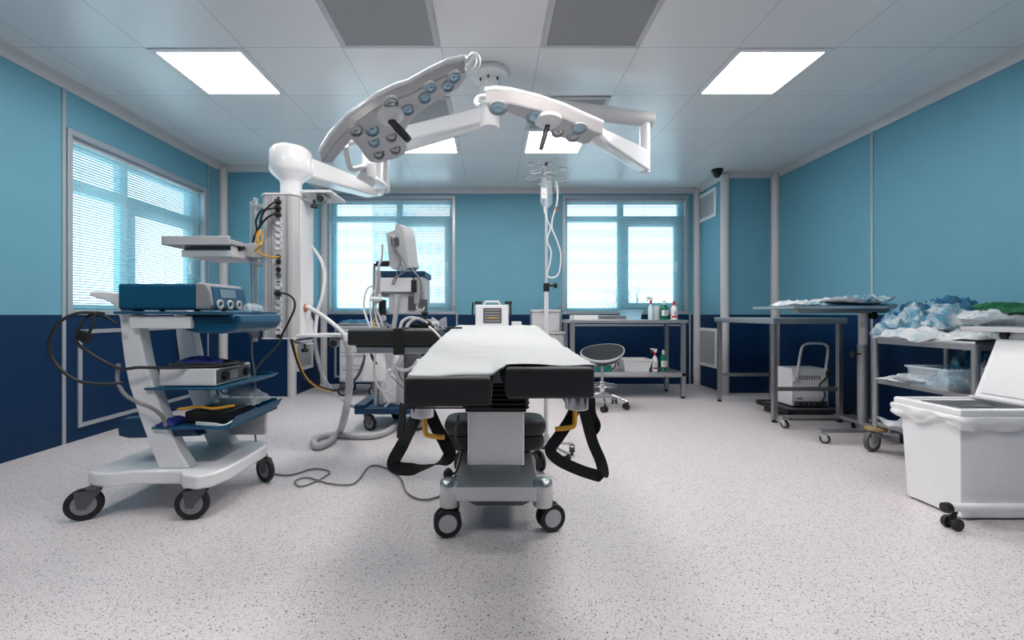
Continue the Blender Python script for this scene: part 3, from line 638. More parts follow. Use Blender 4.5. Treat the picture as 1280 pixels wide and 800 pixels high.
# ================================================================ EQUIPMENT TROLLEY ON THE LEFT
r = thing('equipment_trolley', (-1.78, 2.57, 0), 'white and blue equipment trolley with curved side frames and grey castors', 'trolley')
prof = [(110, 365), (118, 363.5), (130, 364), (142, 365.5), (152, 369), (161, 377), (168, 389), (172, 402), (176, 425), (182, 455), (190, 480), (202, 515), (214, 545), (225, 567), (237, 586),
        (198, 586), (190, 567), (181, 542), (170, 512), (160, 480), (155, 455), (151, 425), (149, 400), (146, 388), (141, 381), (132, 376), (120, 372.5), (111, 370)]
for ya, in ((2.36,), (2.77,)):
    pts = [P(x, y, 2.36) for x, y in prof]; pts = [v3(p.x, ya, p.z) for p in pts]
    f = MB().prism(pts, (0, .075, 0)).build('side_frame', 'white2', r, bev=.012, seg=3)
b = MB(); hx = P(113, 368, 2.36); b.cyl((hx.x + .01, 2.43, hx.z), (hx.x + .01, 2.78, hx.z), .016, n=14); b.build('push_handle', 'white2', r)
# base
bp = [(-2.14, 2.32), (-2.08, 2.29), (-1.98, 2.29), (-1.90, 2.33), (-1.66, 2.33), (-1.60, 2.27), (-1.52, 2.25), (-1.46, 2.29), (-1.43, 2.40), (-1.43, 2.78), (-1.48, 2.88), (-1.58, 2.90), (-1.98, 2.88), (-2.10, 2.88), (-2.14, 2.80)]
MB().prism([v3(x, y, .165) for x, y in bp], (0, 0, .075)).build('base', 'white2', r, bev=.015, seg=3)
MB().box(-2.0, -1.55, 2.46, 2.76, .236, .244).build('base_tray', 'lgrey', r, bev=.004)
for (x, y, a) in ((-2.09, 2.30, .5), (-1.53, 2.30, .2), (-2.07, 2.84, .9), (-1.48, 2.82, 2.6)): caster(r, x, y, .083, .168, a)
def shelf(x0, x1, y0, y1, z, lip=.02, t=.012, m='blue', name='shelf', sag=0):
    b = MB(); b.box(x0, x1, y0, y1, z, z + t); b.box(x0, x1, y1 - .01, y1, z + t, z + t + lip)
    for (q, s_) in ((x1, 1),): b.hexa([(q - .01, y0, z), (q + .03 * s_, y0, z + lip), (q + .03 * s_, y1, z + lip), (q - .01, y1, z)], [(q - .01, y0, z + t), (q + .03 * s_, y0, z + lip + t), (q + .03 * s_, y1, z + lip + t), (q - .01, y1, z + t)])
    return b.build(name, m, r, bev=.004)
MB().box(-2.0, -1.40, 2.31, 2.87, 1.072, 1.086).build('top_shelf', 'blue', r, bev=.006)
MB().box(-1.93, -1.60, 2.33, 2.36, .995, 1.062).build('cross_bar', 'white2', r, bev=.006)
b = MB(); pr = [(-1.66, 1.07), (-1.36, 1.07), (-1.35, 1.03), (-1.38, .985), (-1.46, .965), (-1.60, .97), (-1.66, .985)]
b.prism([v3(x, 2.36, z) for x, z in pr], (0, .46, 0)); b.build('storage_bin', 'blue', r, bev=.012, seg=3)
MB().box(-1.64, -1.38, 2.345, 2.365, 1.035, 1.06).build('bin_lip', 'blued', r, bev=.006)
shelf(-1.86, -1.42, 2.34, 2.86, .665); shelf(-1.82, -1.40, 2.34, 2.86, .455, lip=.06)
b = MB(); b.prism([P(x, y, 2.38) for x, y in ((146, 528), (150, 524), (172, 522), (200, 535), (240, 535), (250, 545), (205, 547), (160, 548), (148, 545))], (0, .07, 0)); b.build('rear_bracket', 'blued', r, bev=.006)
MB().box(-1.72, -1.45, 2.80, 2.83, .30, .46).build('lower_panel', 'lgrey', r, bev=.006)
# device on the top shelf
r = thing('electrosurgical_unit', (-1.72, 2.55, 1.087), 'blue boxy electrosurgical unit with grey bezel and screen on top of the trolley', 'medical device')
MB().box(-2.0, -1.56, 2.34, 2.66, 1.095, 1.235).build('casing', 'blue', r, bev=.014, seg=3)
pr = [(-1.58, 1.095), (-1.50, 1.095), (-1.485, 1.12), (-1.50, 1.20), (-1.525, 1.238), (-1.58, 1.240)]
bz = MB().prism([v3(x, 2.33, z) for x, z in pr], (0, .34, 0)).build('front_bezel', 'grey', r, bev=.012, seg=3)
def fp(y, t):   # point on the slanted front, t 0 bottom .. 1 top
    return v3(-1.485 - .015 * t, y, 1.12 + .08 * t)
def fpatch(y0, y1, t0, t1, d, m_, nm, par): return MB().hexa([fp(y0, t0), fp(y1, t0), fp(y1, t1), fp(y0, t1)], [fp(y0, t0) + v3(d, 0, 0), fp(y1, t0) + v3(d, 0, 0), fp(y1, t1) + v3(d, 0, 0), fp(y0, t1) + v3(d, 0, 0)]).build(nm, m_, par, bev=.002)
fpatch(2.345, 2.65, -.15, 1.25, .006, 'blue', 'front_panel', r)
fpatch(2.40, 2.545, .5, 1.12, .011, 'screen', 'screen', r)
for y in (2.383, 2.473, 2.56):
    q = MB().lathe(fp(y, .05) + v3(.004, 0, 0), [(.027, 0), (.027, .008), (.018, .01), (.014, .004), (.002, .004)], 20, 'x').build('output_socket', 'lgrey', r)
    MB().cyl(fp(y, .1) + v3(.007, 0, 0), fp(y, .1) + v3(.011, 0, 0), .013, n=14).build('socket_hole', 'black', q)
b = MB()
for x in (-1.97, -1.6):
    for y in (2.38, 2.62): b.cyl((x, y, 1.086), (x, y, 1.097), .015, n=10)
b.build('rubber_feet', 'black', r)
# second device
r = thing('endoscopy_light_source', (-1.65, 2.6, .678), 'flat white device with black control knobs on the middle trolley shelf', 'medical device')
MB().box(-1.80, -1.50, 2.37, 2.72, .682, .775).build('casing', 'white', r, bev=.006)
MB().box(-1.502, -1.497, 2.385, 2.705, .69, .765).build('front_panel', 'dgrey', r, bev=.002)
for y, q in ((2.45, .024), (2.66, .024)): MB().lathe((-1.497, y, .728), [(q, 0), (q * .9, .02), (.002, .022)], 18, 'x').build('control_knob', 'black', r)
MB().box(-1.499, -1.494, 2.50, 2.58, .70, .75).build('button_panel', 'grey', r, bev=.002)
b = MB(); b.cyl((-1.78, 2.4, .676), (-1.78, 2.4, .684), .014).cyl((-1.53, 2.4, .676), (-1.53, 2.4, .684), .014).cyl((-1.53, 2.68, .676), (-1.53, 2.68, .684), .014).cyl((-1.78, 2.68, .676), (-1.78, 2.68, .684), .014); b.build('rubber_feet', 'black', r)
def blob(cx, cy, z, w, d, h, seed, rz=0, nu=30, nv=24, crease=.5, flat=.0):
    """closed soft pouch or crumpled packet: top and bottom sheets sealed at the rim"""
    b = MB(); vs = []; c, s = math.cos(rz), math.sin(rz)
    for side in (1, 0):
        for j in range(nv + 1):
            for i in range(nu + 1):
                u = i / nu * 2 - 1; v = j / nv * 2 - 1
                e = max(0, 1 - abs(u) ** 3) ** .5 * max(0, 1 - abs(v) ** 3) ** .5
                p = Vector((u * 2.1, v * 2.1, seed * 3.7))
                f = (1 - abs(mnoise.noise(p * .9)) * 2.2) * .55 + (1 - abs(mnoise.noise(p * 2.0 + Vector((3, 1, 0)))) * 2) * .3 + mnoise.noise(p * 5) * .12
                jx = mnoise.noise(p + Vector((9, 0, 0))) * .12; jy = mnoise.noise(p + Vector((0, 9, 0))) * .12
                x = (u + jx) * w / 2; y = (v + jy) * d / 2
                lift = (1 - e) * flat * h * (.35 + mnoise.noise(p * .8) * .8)
                zz = z + .002 + lift + (h * e * (1 - crease + crease * 1.25 * f) if side else 0) 
                vs.append((cx + x * c - y * s, cy + x * s + y * c, zz + (.001 if side else 0)))
    n = (nu + 1) * (nv + 1); fs = []
    for k in (0, 1):
        for j in range(nv):
            for i in range(nu):
                a = k * n + j * (nu + 1) + i; q = (a, a + 1, a + nu + 2, a + nu + 1); fs.append(q if k == 0 else tuple(reversed(q)))
    for i in range(nu):
        fs.append((i, n + i, n + i + 1, i + 1)); a = nv * (nu + 1) + i; fs.append((a, a + 1, n + a + 1, n + a))
    for j in range(nv):
        a = j * (nu + 1); fs.append((a, a + nu + 1, n + a + nu + 1, n + a)); a += nu; fs.append((a, n + a, n + a + nu + 1, a + nu + 1))
    return b.add(vs, fs)
def blobthing(name, m, label, cat, group, *a, fl=False, **k):
    return tag(blob(*a, **k).build(name, m, angle=50 if fl else 70), label, cat, group)
blobthing('pouch', 'navy', 'royal blue fabric pouch on the white device of the middle trolley shelf', 'pouch', None, -1.69, 2.55, .777, .22, .17, .05, 2, crease=.3)
b = MB()
for k in range(5):
    rr = .085 + .012 * k; cx, cy = -1.62, 2.50; b.tube([(cx + rr * 1.5 * math.cos(a * math.pi / 6), cy + rr * .9 * math.sin(a * math.pi / 6), .785 + .006 * (k % 3) + .004 * math.sin(a * 2 + k)) for a in range(13)], .007, 6)
b.tube([(-1.60, 2.42, .79), (-1.70, 2.34, .785), (-1.86, 2.315, .79), P(148, 460, 2.3), P(110, 440, 2.28), P(95, 425, 2.28), P(102, 405, 2.3), P(116, 392, 2.33), P(130, 392, 2.33)], .008, 8)
tag(b.build('cable_coil', 'black'), 'coiled black cable lying on the white device of the middle shelf', 'cable')
b = MB(); b.tube([P(122, 391, 2.33), P(95, 392, 2.28), P(72, 405, 2.25), P(61, 430, 2.25), P(70, 455, 2.25), P(95, 475, 2.25), P(125, 480, 2.27), P(155, 479, 2.3)], .008, 8)
b.tube([P(119, 391, 2.32), P(118, 402, 2.3), P(112, 415, 2.29), P(107, 424, 2.29)], .007, 8)
b.obox(P(106, 421, 2.28), (.05, .03, .05), ry=.5); b.tube([P(113, 392, 2.33), P(130, 395, 2.3), P(145, 405, 2.3)], .007, 8)
tag(b.build('power_cable', 'black'), 'black power cable with plug looping out left of the trolley handle', 'cable')
b = MB(); b.tube([P(148, 455, 2.33), P(147, 475, 2.3), P(155, 492, 2.29), P(170, 502, 2.29), P(190, 510, 2.3), P(203, 521, 2.33), P(207, 533, 2.34)], .010, 8)
tag(b.build('grey_cable', 'cable'), 'grey cable curving around the near side frame of the trolley', 'cable')
b = MB(); b.tube([P(305, 413, 2.75), P(314, 420, 2.76), P(315, 445, 2.76), P(319, 475, 2.78), P(318, 520, 2.8), P(319, 545, 2.85), P(325, 570, 2.9), G(333, 582, .01), G(340, 591, .008), G(362, 594, .008), G(392, 586, .008), G(412, 590, .008), G(398, 600, .008), G(376, 608, .008), G(369, 601, .008), G(385, 597, .008), G(410, 604, .008), G(436, 606, .008), G(448, 600, .008), G(462, 583, .008), G(480, 584, .008), G(500, 597, .008), G(508, 615, .008), G(525, 624, .008), G(545, 622, .008), G(562, 612, .008)], .0055, 6)
tag(b.build('floor_cable', 'cable'), 'thin grey cable hanging from the trolley and winding across the floor', 'cable')
b = MB(); b.tube([P(222, 416, 2.8), P(222, 440, 2.8), P(228, 452, 2.8), P(240, 458, 2.78)], .007, 6); b.tube([P(272, 482, 2.75), P(280, 492, 2.75), P(293, 488, 2.75), P(300, 474, 2.76)], .006, 6)
tag(b.build('thin_cable', 'black'), 'short black cable dangling behind the middle trolley shelf', 'cable')
tag(MB().box(-1.70, -1.46, 2.42, 2.66, .469, .535).build('black_case', 'black', bev=.012), 'black case lying in the bottom blue trolley tray', 'case')
blobthing('pouch', 'navy', 'flat royal blue pouch beside the black case on the bottom trolley tray', 'pouch', None, -1.76, 2.42, .469, .10, .14, .035, 5, crease=.3)
blobthing('plastic_bag', 'plastic', 'crumpled clear plastic bag over the black case on the bottom trolley tray', 'bag', None, -1.56, 2.70, .53, .30, .22, .10, 8, fl=True, crease=.9)
b = MB(); b.tube([(-1.72, 2.40, .55), (-1.62, 2.42, .56), (-1.52, 2.40, .555), (-1.47, 2.5, .55)], .008, 8); tag(b.build('yellow_tube', 'yellow'), 'short yellow tube lying on the black case of the bottom tray', 'tube')
b = MB()
for k in range(3): b.tube([(-1.60, 2.37, .475 + .006 * k), (-1.50, 2.355, .473 + .006 * k), (-1.44, 2.36, .475), (-1.42, 2.42, .49)], .004, 6)
tag(b.build('white_lead', 'white'), 'thin white lead at the front corner of the bottom trolley tray', 'cable')
blobthing('glove_packet', 'plastic', 'small clear plastic wrapper beside the blue unit on the trolley top', 'wrapper', None, -1.43, 2.62, 1.088, .10, .10, .05, 12, fl=True, crease=.8)
# ================================================================ OPERATING TABLE
CX = .02
def zt(Y): return .886 + .050 * (Y - 1.45)
r = thing('operating_table', (CX, 2.5, 0), 'operating table with split black leg pads and white drape, middle of the room', 'operating table')
def pad(name, xa, xb, xc, xd, ya, yb, dz0, dz1, th, bev=.014):
    """xa..xb at the near end ya, xc..xd at the far end yb"""
    za, zb = zt(ya) + dz0, zt(yb) + dz1
    return MB().hexa([(xa, ya, za - th), (xb, ya, za - th), (xd, yb, zb - th), (xc, yb, zb - th)], [(xa, ya, za), (xb, ya, za), (xd, yb, zb), (xc, yb, zb)]).build(name, 'vinyl', r, bev=bev, seg=3)
pad('leg_pad', -.292, -.002, -.275, .01, 1.45, 2.03, -.025, -.01, .10)
pad('leg_pad', .046, .342, .03, .31, 1.45, 2.03, .008, -.01, .105)
MB().box(-.29, .0, 1.452, 1.458, .757, .762).build('pad_seam', 'black', r)
pad('seat_pad', -.275, .31, -.275, .31, 2.05, 2.45, -.01, -.01, .09)
pad('back_pad', -.275, .31, -.275, .31, 2.47, 3.02, -.01, -.01, .09)
pad('head_pad', -.18, .22, -.15, .20, 3.04, 3.3, -.01, -.01, .08)
b = MB(); y0, y1 = 1.62, 3.15
for x in (-.25, .285): b.hexa([(x - .012, y0, zt(y0) - .16), (x + .012, y0, zt(y0) - .16), (x + .012, y1, zt(y1) - .14), (x - .012, y1, zt(y1) - .14)], [(x - .012, y0, zt(y0) - .13), (x + .012, y0, zt(y0) - .13), (x + .012, y1, zt(y1) - .11), (x - .012, y1, zt(y1) - .11)])
b.box(-.24, .28, 2.1, 2.14, .80, .83); b.box(-.24, .28, 2.8, 2.84, .84, .87); b.build('side_rails', 'steel', r, bev=.003)
MB().box(-.14, .18, 2.1, 2.9, .74, .83).build('top_frame', 'dgrey', r, bev=.006)
MB().box(-.04, .12, 2.02, 2.10, .80, .865).build('gap_cover', 'teal', r)
# steel sockets, yellow levers
for x, yy, s in ((X(528, 1.6), 1.6, 1), (X(721, 1.6), 1.6, -1)):
    zz = Z(511 if s > 0 else 501, 1.6)
    MB().cyl((x, yy, zz - .03), (x, yy, zz + .04), .042, n=26).build('leg_joint', 'chrome', r, bev=.004)
    MB().tube([(x + .012 * s, yy - .03, zz - .02), (x + .014 * s, yy - .035, zz - .06), (x + .02 * s, yy - .04, zz - .082), (x + .045 * s, yy - .045, zz - .088), (x + .085 * s, yy - .05, zz - .09)], .009, 10).build('release_lever', 'yellow', r)
# bellows
b = MB(); cx, cy = .02, 2.38
def rr(hx, hy, rd, z):
    out = []
    for (sx_, sy_, a0) in ((1, 1, 0), (-1, 1, 90), (-1, -1, 180), (1, -1, 270)):
        for k in range(5):
            a = math.radians(a0 + k * 22.5); out.append(v3(cx + sx_ * (hx - rd) + rd * math.cos(a), cy + sy_ * (hy - rd) + rd * math.sin(a), z))
    return out
rs = []
for i in range(8):
    z = .585 + i * .023; k = 1 - .012 * abs(i - 1); rs += [rr(.150 * k, .155 * k, .03, z), rr(.172 * k, .178 * k, .035, z + .008), rr(.172 * k, .178 * k, .035, z + .013)]
rs.append(rr(.15, .15, .03, .78)); b.rings(rs); b.build('bellows', 'black', r, angle=25)
MB().rings([rr(.145, .145, .012, .30), rr(.145, .145, .012, .585)]).build('pedestal', 'steel', r, bev=.004)
MB().box(cx - .155, cx + .155, 2.22, 2.54, .575, .590).build('pedestal_collar', 'black', r, bev=.004)
MB().box(cx - .125, cx + .125, 2.245, 2.52, .25, .31).build('pedestal_foot', 'steeld', r, bev=.003)
# base
MB().box(-.195, .235, 2.14, 3.05, .185, .252).build('base_plate', 'steel', r, bev=.01, seg=3)
MB().box(-.19, .225, 2.085, 2.16, .178, .252).build('front_beam', 'steel', r, bev=.006)
for x in (-.205, .245): MB().lathe((x, 2.12, 0), [(.045, .148), (.048, .152), (.048, .250), (.044, .268), (.03, .276), (.002, .278)], 26).build('corner_post', 'steel', r, angle=50)
b = MB(); b.hexa([(-.08, 2.14, .135), (.15, 2.14, .135), (.15, 2.9, .135), (-.08, 2.9, .135)], [(-.14, 2.10, .185), (.21, 2.10, .185), (.21, 3.0, .185), (-.14, 3.0, .185)]); b.build('belly_pan', 'dgrey', r, bev=.006)
caster(r, -.185, 2.13, .068, .15, .15, twin=True, fork='black', hub='lgrey'); caster(r, .262, 2.17, .068, .15, -2.8, twin=True, fork='black', hub='lgrey')
caster(r, -.19, 3.02, .068, .19, 1.2, twin=True, fork='black', hub='lgrey'); caster(r, .30, 3.02, .068, .19, 1.9, twin=True, fork='black', hub='lgrey')
MB().box(.20, .33, 2.97, 3.07, .185, .24).build('rear_beam', 'steel', r, bev=.006)
MB().box(-.26, -.15, 2.97, 3.07, .185, .24).build('rear_beam', 'steel', r, bev=.006)
# cushion on the base
def cushion(cx, cy, z, w, d, h):
    b = MB(); rs = []
    for k in range(9):
        a = math.pi * k / 8; q = 1 - (1 - math.sin(a)) * .09; zz = z + h * (.5 - .5 * math.cos(a)); n = 40; ring = []
        for i in range(n):
            t = 2 * math.pi * i / n; c_, s_ = math.cos(t), math.sin(t)
            ring.append(v3(cx + math.copysign(abs(c_) ** .45, c_) * w / 2 * q, cy + math.copysign(abs(s_) ** .45, s_) * d / 2 * q, zz))
        rs.append(ring)
    return b.rings(rs)
tag(cushion(.02, 2.72, .256, .60, .26, .09).build('padded_cushion', 'vinyl', angle=60), 'black padded cushion lying on the table base behind the steel pedestal', 'cushion')
tag(cushion(.02, 2.71, .349, .62, .27, .09).build('padded_cushion', 'vinyl', angle=60), 'upper black padded cushion stacked behind the steel pedestal of the operating table', 'cushion')
b = MB()
b.tube([P(573, 520, 1.9), P(570, 545, 2.0), P(577, 562, 2.1), P(574, 580, 2.15), P(568, 592, 2.2), P(560, 586, 2.2), P(556, 596, 2.2), P(563, 603, 2.18), P(570, 595, 2.15)], .006, 6); b.build('hand_control_cord', 'black', r)
for i, (x, y) in enumerate(((560, 592),)): MB().lathe(P(x, y, 2.18), [(.012, -.02), (.022, -.015), (.024, .01), (.012, .02)], 14, 'y').build('hand_control', 'black', r, bev=.003)
# webbing straps: closed hanging loops
def strap(pts, w, side, lab):
    o = MB().tube(pts, .01, 4, res=8, flat=(side, w, .005)).build('hanging_strap', 'fabric', r); o['label'] = lab
strap([P(523, 512, 1.62), P(514, 534, 1.58), P(503, 556, 1.55), P(492, 577, 1.55), P(497, 585, 1.55), P(520, 586, 1.55), P(545, 580, 1.57), P(562, 570, 1.58), P(556, 553, 1.6), P(546, 535, 1.62), P(537, 515, 1.64)], .045, (1, .0, .35), 'black webbing strap loop hanging at the left')
strap([P(504, 505, 1.66), P(503, 520, 1.66), P(501, 535, 1.66), P(500, 549, 1.66)], .05, (.6, -.8, 0), 'short black strap end at the left')
strap([P(722, 503, 1.62), P(712, 525, 1.58), P(699, 545, 1.56), P(688, 562, 1.55), P(697, 574, 1.55), P(716, 584, 1.55), P(738, 592, 1.55), P(753, 594, 1.55), P(751, 577, 1.58), P(740, 550, 1.6), P(728, 505, 1.64)], .04, (1, .0, .35), 'black webbing strap loop hanging at the right')
strap([P(739, 498, 1.68), P(740, 515, 1.66), P(746, 530, 1.66), P(742, 540, 1.66), P(733, 541, 1.66)], .035, (.6, -.8, 0), 'short black strap end at the right')
# arm board
def armz(x): return .93
b = MB(); xa, xb, ya, yb = -.86, -.29, 2.60, 2.86; z = .885
MB().box(xa, xb - .02, ya, yb, z, z + .095).build('arm_board_pad', 'vinyl', r, bev=.014, seg=3)
MB().box(xa + .05, xb + .02, ya + .02, ya + .05, z - .05, z - .012).build('arm_board_rail', 'steel', r, bev=.004)
MB().box(xa + .04, xb - .01, ya + .03, yb - .03, z - .012, z).build('arm_board_plate', 'dgrey', r, bev=.003)
MB().box(-.585, -.525, ya - .006, yb + .006, z - .055, z + .101).build('arm_strap', 'fabric', r, bev=.004)
MB().box(-.32, -.22, 2.66, 2.78, .80, .86).build('arm_board_clamp', 'black', r, bev=.006)
MB().tube([P(536, 408, 2.58), P(545, 416, 2.56), P(553, 425, 2.55), P(560, 432, 2.5)], .006, 6).build('white_tie', 'white', r)
# drape
def sheet_fn(nx=70, ny=90):
    vs = []; 
    for j in range(ny + 1):
        Y = 1.468 + (3.38 - 1.468) * (j / ny)
        for i in range(nx + 1):
            u = i / nx * 2 - 1
            halfL = .305 if Y < 2.95 else .305 - (Y - 2.95) * .05; halfR = .32 + max(0, 1.75 - Y) * .06
            ext = .10 if Y > 1.62 else .10 * max(0, (Y - 1.50) / .12)
            tot = 1 + ext / .3; q = abs(u) * tot; half = halfL if u < 0 else halfR
            xx = math.copysign(min(q, 1.0) * half, u); dz = -(q - 1) * .3 if q > 1 else 0
            if q > 1: xx += math.copysign((q - 1) * .06, u)
            nz = -.004 * max(0, 1 - abs(xx - .02) / .006) - .004 * sum(max(0, 1 - abs(Y - g - .05 * xx) / .012) for g in (1.75, 2.1, 2.5, 2.95)) + mnoise.noise(Vector((xx * 7, Y * 5, 1))) * .008 + abs(mnoise.noise(Vector((xx * 3 + Y * 2, Y * 9, 4)))) * .007
            x = CX + xx
            ztop = zt(Y) + .004 + nz
            if Y < 2.03:
                t = (2.03 - Y) / .58; gl = -.025 * t if x < .0 else (.008 * t if x > .046 else (-.025 + .033 * x / .046) * t)
                ztop += gl
            fr = .016 * math.sin(x * 14) if j < 3 else 0
            if j == 0: ztop -= .004
            vs.append((x, Y + (.02 + .018 * math.sin(x * 9) if j == 0 else 0) + mnoise.noise(Vector((x * 4, 0, 7))) * .03 * max(0, 1 - j / 8), ztop + dz))
    fs = [(j * (nx + 1) + i, j * (nx + 1) + i + 1, (j + 1) * (nx + 1) + i + 1, (j + 1) * (nx + 1) + i) for j in range(ny) for i in range(nx)]
    return MB().add(vs, fs)
tag(sheet_fn().build('table_drape', 'sheet', solid=.003, angle=80), 'white disposable drape spread over the operating table top', 'drape')
tag(MB().obox(P(567, 411, 2.85) + v3(0, 0, .006), (.11, .03, .012), rz=.2).build('black_clip', 'black', bev=.004), 'small black clip lying on the far left edge of the white drape', 'clip')

# ================================================================ IV STAND
sx_, sy_ = .405, 3.27
r = thing('iv_stand', (sx_, sy_, 0), 'chrome infusion stand with looped hooks to the right of the operating table', 'iv stand')
MB().cyl((sx_, sy_, .12), (sx_, sy_, 1.27), .016, n=16).build('lower_pole', 'white', r)
MB().cyl((sx_, sy_, 1.2), (sx_, sy_, Z(206, sy_)), .010, n=14).build('upper_pole', 'trim', r)
b = MB(); b.box(sx_ - .022, sx_ + .022, sy_ - .022, sy_ + .022, Z(364, sy_), Z(354, sy_)); b.cyl((sx_ + .02, sy_, Z(357, sy_)), (sx_ + .06, sy_, Z(357, sy_)), .008); b.cyl((sx_ + .055, sy_, Z(357, sy_)), (sx_ + .082, sy_, Z(357, sy_)), .022, .018, n=14); b.build('height_clamp', 'black', r, bev=.003)
for zz, n_, a0, R in ((Z(208, sy_), 4, .5, .155), (Z(224, sy_), 4, .1, .13)):
    for k in range(n_):
        a = a0 + k * math.pi * 2 / n_; d = v3(math.cos(a), math.sin(a), 0); s = v3(-d.y, d.x, 0); c = v3(sx_, sy_, zz)
        p = [c, c + d * R * .35 + v3(0, 0, .01), c + d * R * .6 + s * .03 + v3(0, 0, -.01), c + d * R * .9 + s * .045, c + d * R * 1.15 + s * .02, c + d * R * 1.15 - s * .025, c + d * R * .85 - s * .045, c + d * R * .6 - s * .02]
        MB().tube(p, .0042, 8).build('hook', 'trim', r)
MB().lathe((sx_, sy_, 0), [(.014, Z(206, sy_) - .01), (.016, Z(205, sy_)), (.008, Z(203, sy_))], 12).build('pole_cap', 'black', r)
MB().lathe((sx_, sy_, 0), [(.03, .09), (.034, .10), (.034, .13), (.022, .16), (.018, .18)], 18).build('base_hub', 'lgrey', r, bev=.004)
for k in range(5):
    a = -.9 + k * math.pi * 2 / 5; d = v3(math.cos(a), math.sin(a), 0); c = v3(sx_, sy_, 0)
    MB().tube([c + d * .02 + v3(0, 0, .115), c + d * .22 + v3(0, 0, .085)], .012, 10, smooth=False).build('base_leg', 'lgrey', r)
    caster(r, sx_ + d.x * .22, sy_ + d.y * .22, .030, .082, a + 1, fork='black', hub='dgrey', w=.02)
# bags and tubing
r = thing('infusion_bag', P(684, 262, 3.2), 'clear infusion bag hanging from the stand hooks', 'infusion bag')
def bag(w, z0, z1, x, y, rz, name, m):
    b = MB(); rs = []
    for k in range(13):
        t = k / 12; zz = z0 + (z1 - z0) * t; ww = w * (1 - .5 * max(0, .15 - t) / .15) * (1 - .12 * t); dd = .026 * math.sin(math.pi * min(1, t + .08)) + .004
        ring = []
        for i in range(20):
            a = i * math.pi / 10; lx = math.copysign(abs(math.cos(a)) ** .7, math.cos(a)) * ww / 2; ly = math.sin(a) * dd * (1 + .35 * mnoise.noise(Vector((lx * 40, zz * 30, 2))))
            ring.append(v3(x + lx * math.cos(rz) - ly * math.sin(rz), y + lx * math.sin(rz) + ly * math.cos(rz), zz))
        rs.append(ring)
    return b.rings(rs).build(name, m, r)
bag(.10, Z(259, 3.2), Z(225, 3.2), X(683, 3.2), 3.2, .3, 'fluid_pouch', 'plastic')
MB().box(X(680, 3.17) - .02, X(680, 3.17) + .02, 3.168, 3.170, Z(248, 3.17), Z(235, 3.17)).build('bag_label', 'label', r)
MB().cyl(P(681, 258, 3.2), P(681, 266, 3.2), .008, n=8).build('outlet_port', 'white', r)
MB().cyl(P(681, 223, 3.2), P(681, 226, 3.2), .012, n=8).build('hanger_tab', 'white', r)
b = MB(); b.tube([P(681, 262, 3.2), P(684, 275, 3.18), P(688, 285, 3.18), P(684, 300, 3.18), P(689, 315, 3.18), P(687, 330, 3.18), P(684, 344, 3.18), P(692, 347, 3.18), P(699, 340, 3.18), P(701, 318, 3.18), P(696, 300, 3.18), P(690, 285, 3.18), P(691, 272, 3.18), P(696, 255, 3.18), P(697, 235, 3.2), P(694, 226, 3.22)], .0055, 8)
tag(b.build('infusion_tubing', 'white'), 'looping clear infusion tubing beside the chrome stand', 'tubing')
tag(MB().lathe(P(695, 262, 3.18), [(.008, -.02), (.010, 0), (.008, .02)], 10).build('drip_clamp', 'copper'), 'small brown roller clamp on the infusion tubing', 'clamp')
tag(MB().lathe(P(695, 230, 3.2), [(.004, -.05), (.010, -.04), (.011, .02), (.005, .035)], 10).build('drip_chamber', 'plastic'), 'clear drip chamber hanging right of the infusion bag', 'drip chamber')

# ================================================================ STOOL
qx, qy = 1.27, 5.05
r = thing('saddle_stool', (qx, qy, 0), 'black round stool with chrome column and castor base beside the operating table', 'stool')
b = MB(); tl = .16; rs = []
def sr(R, h):
    out = []
    for k in range(36):
        a = 2 * math.pi * k / 36; x = R * math.cos(a); y = R * math.sin(a) * .95; bend = .25 * x * x
        out.append(v3(qx + x, qy + y, .62 + h + bend * 1.3 + x * tl * .9 + y * .30))
    return out
MB().rings([sr(.06, -.09), sr(.17, -.075), sr(.225, -.035), sr(.24, 0), sr(.235, .018), sr(.215, .012), sr(.19, .006), sr(.16, .001), sr(.13, -.004), sr(.10, -.008), sr(.07, -.010), sr(.04, -.012), sr(.002, -.013)]).build('seat', 'vinyl', r, angle=60)
MB().rings([sr(.243, -.012), sr(.25, -.004), sr(.25, .012), sr(.243, .018), sr(.236, .01), sr(.236, -.006)], close=True).build('seat_rim', 'lgrey', r, angle=60)
MB().lathe((qx, qy, 0), [(.03, .14), (.032, .30), (.026, .30), (.024, .31), (.016, .31), (.016, .54), (.05, .545), (.055, .56), (.03, .57)], 20).build('column', 'chrome', r)
b = MB(); b.tube([(qx + .16 * math.cos(k * math.pi / 12), qy + .16 * math.sin(k * math.pi / 12), .26) for k in range(24)], .008, 8, res=2, close=True)
for k in range(3): a = k * 2.09 + .4; b.cyl((qx + .03 * math.cos(a), qy + .03 * math.sin(a), .25), (qx + .16 * math.cos(a), qy + .16 * math.sin(a), .26), .006, n=8)
b.build('foot_ring', 'chrome', r)
MB().tube([(qx + .04, qy, .55), (qx + .12, qy - .06, .55), (qx + .16, qy - .08, .52), (qx + .15, qy - .1, .49)], .007, 8).build('lift_lever', 'black', r)
for k in range(5):
    a = -.45 + k * 2 * math.pi / 5; d = v3(math.cos(a), math.sin(a), 0); c = v3(qx, qy, 0)
    MB().tube([c + v3(0, 0, .16), c + d * .12 + v3(0, 0, .145), c + d * .28 + v3(0, 0, .085)], lambda t: .022 - .009 * t, 10).build('base_leg', 'chrome', r)
    caster(r, (c + d * .28).x, (c + d * .28).y, .034, .085, a + .6, twin=True, fork='black', hub='black', w=.022)

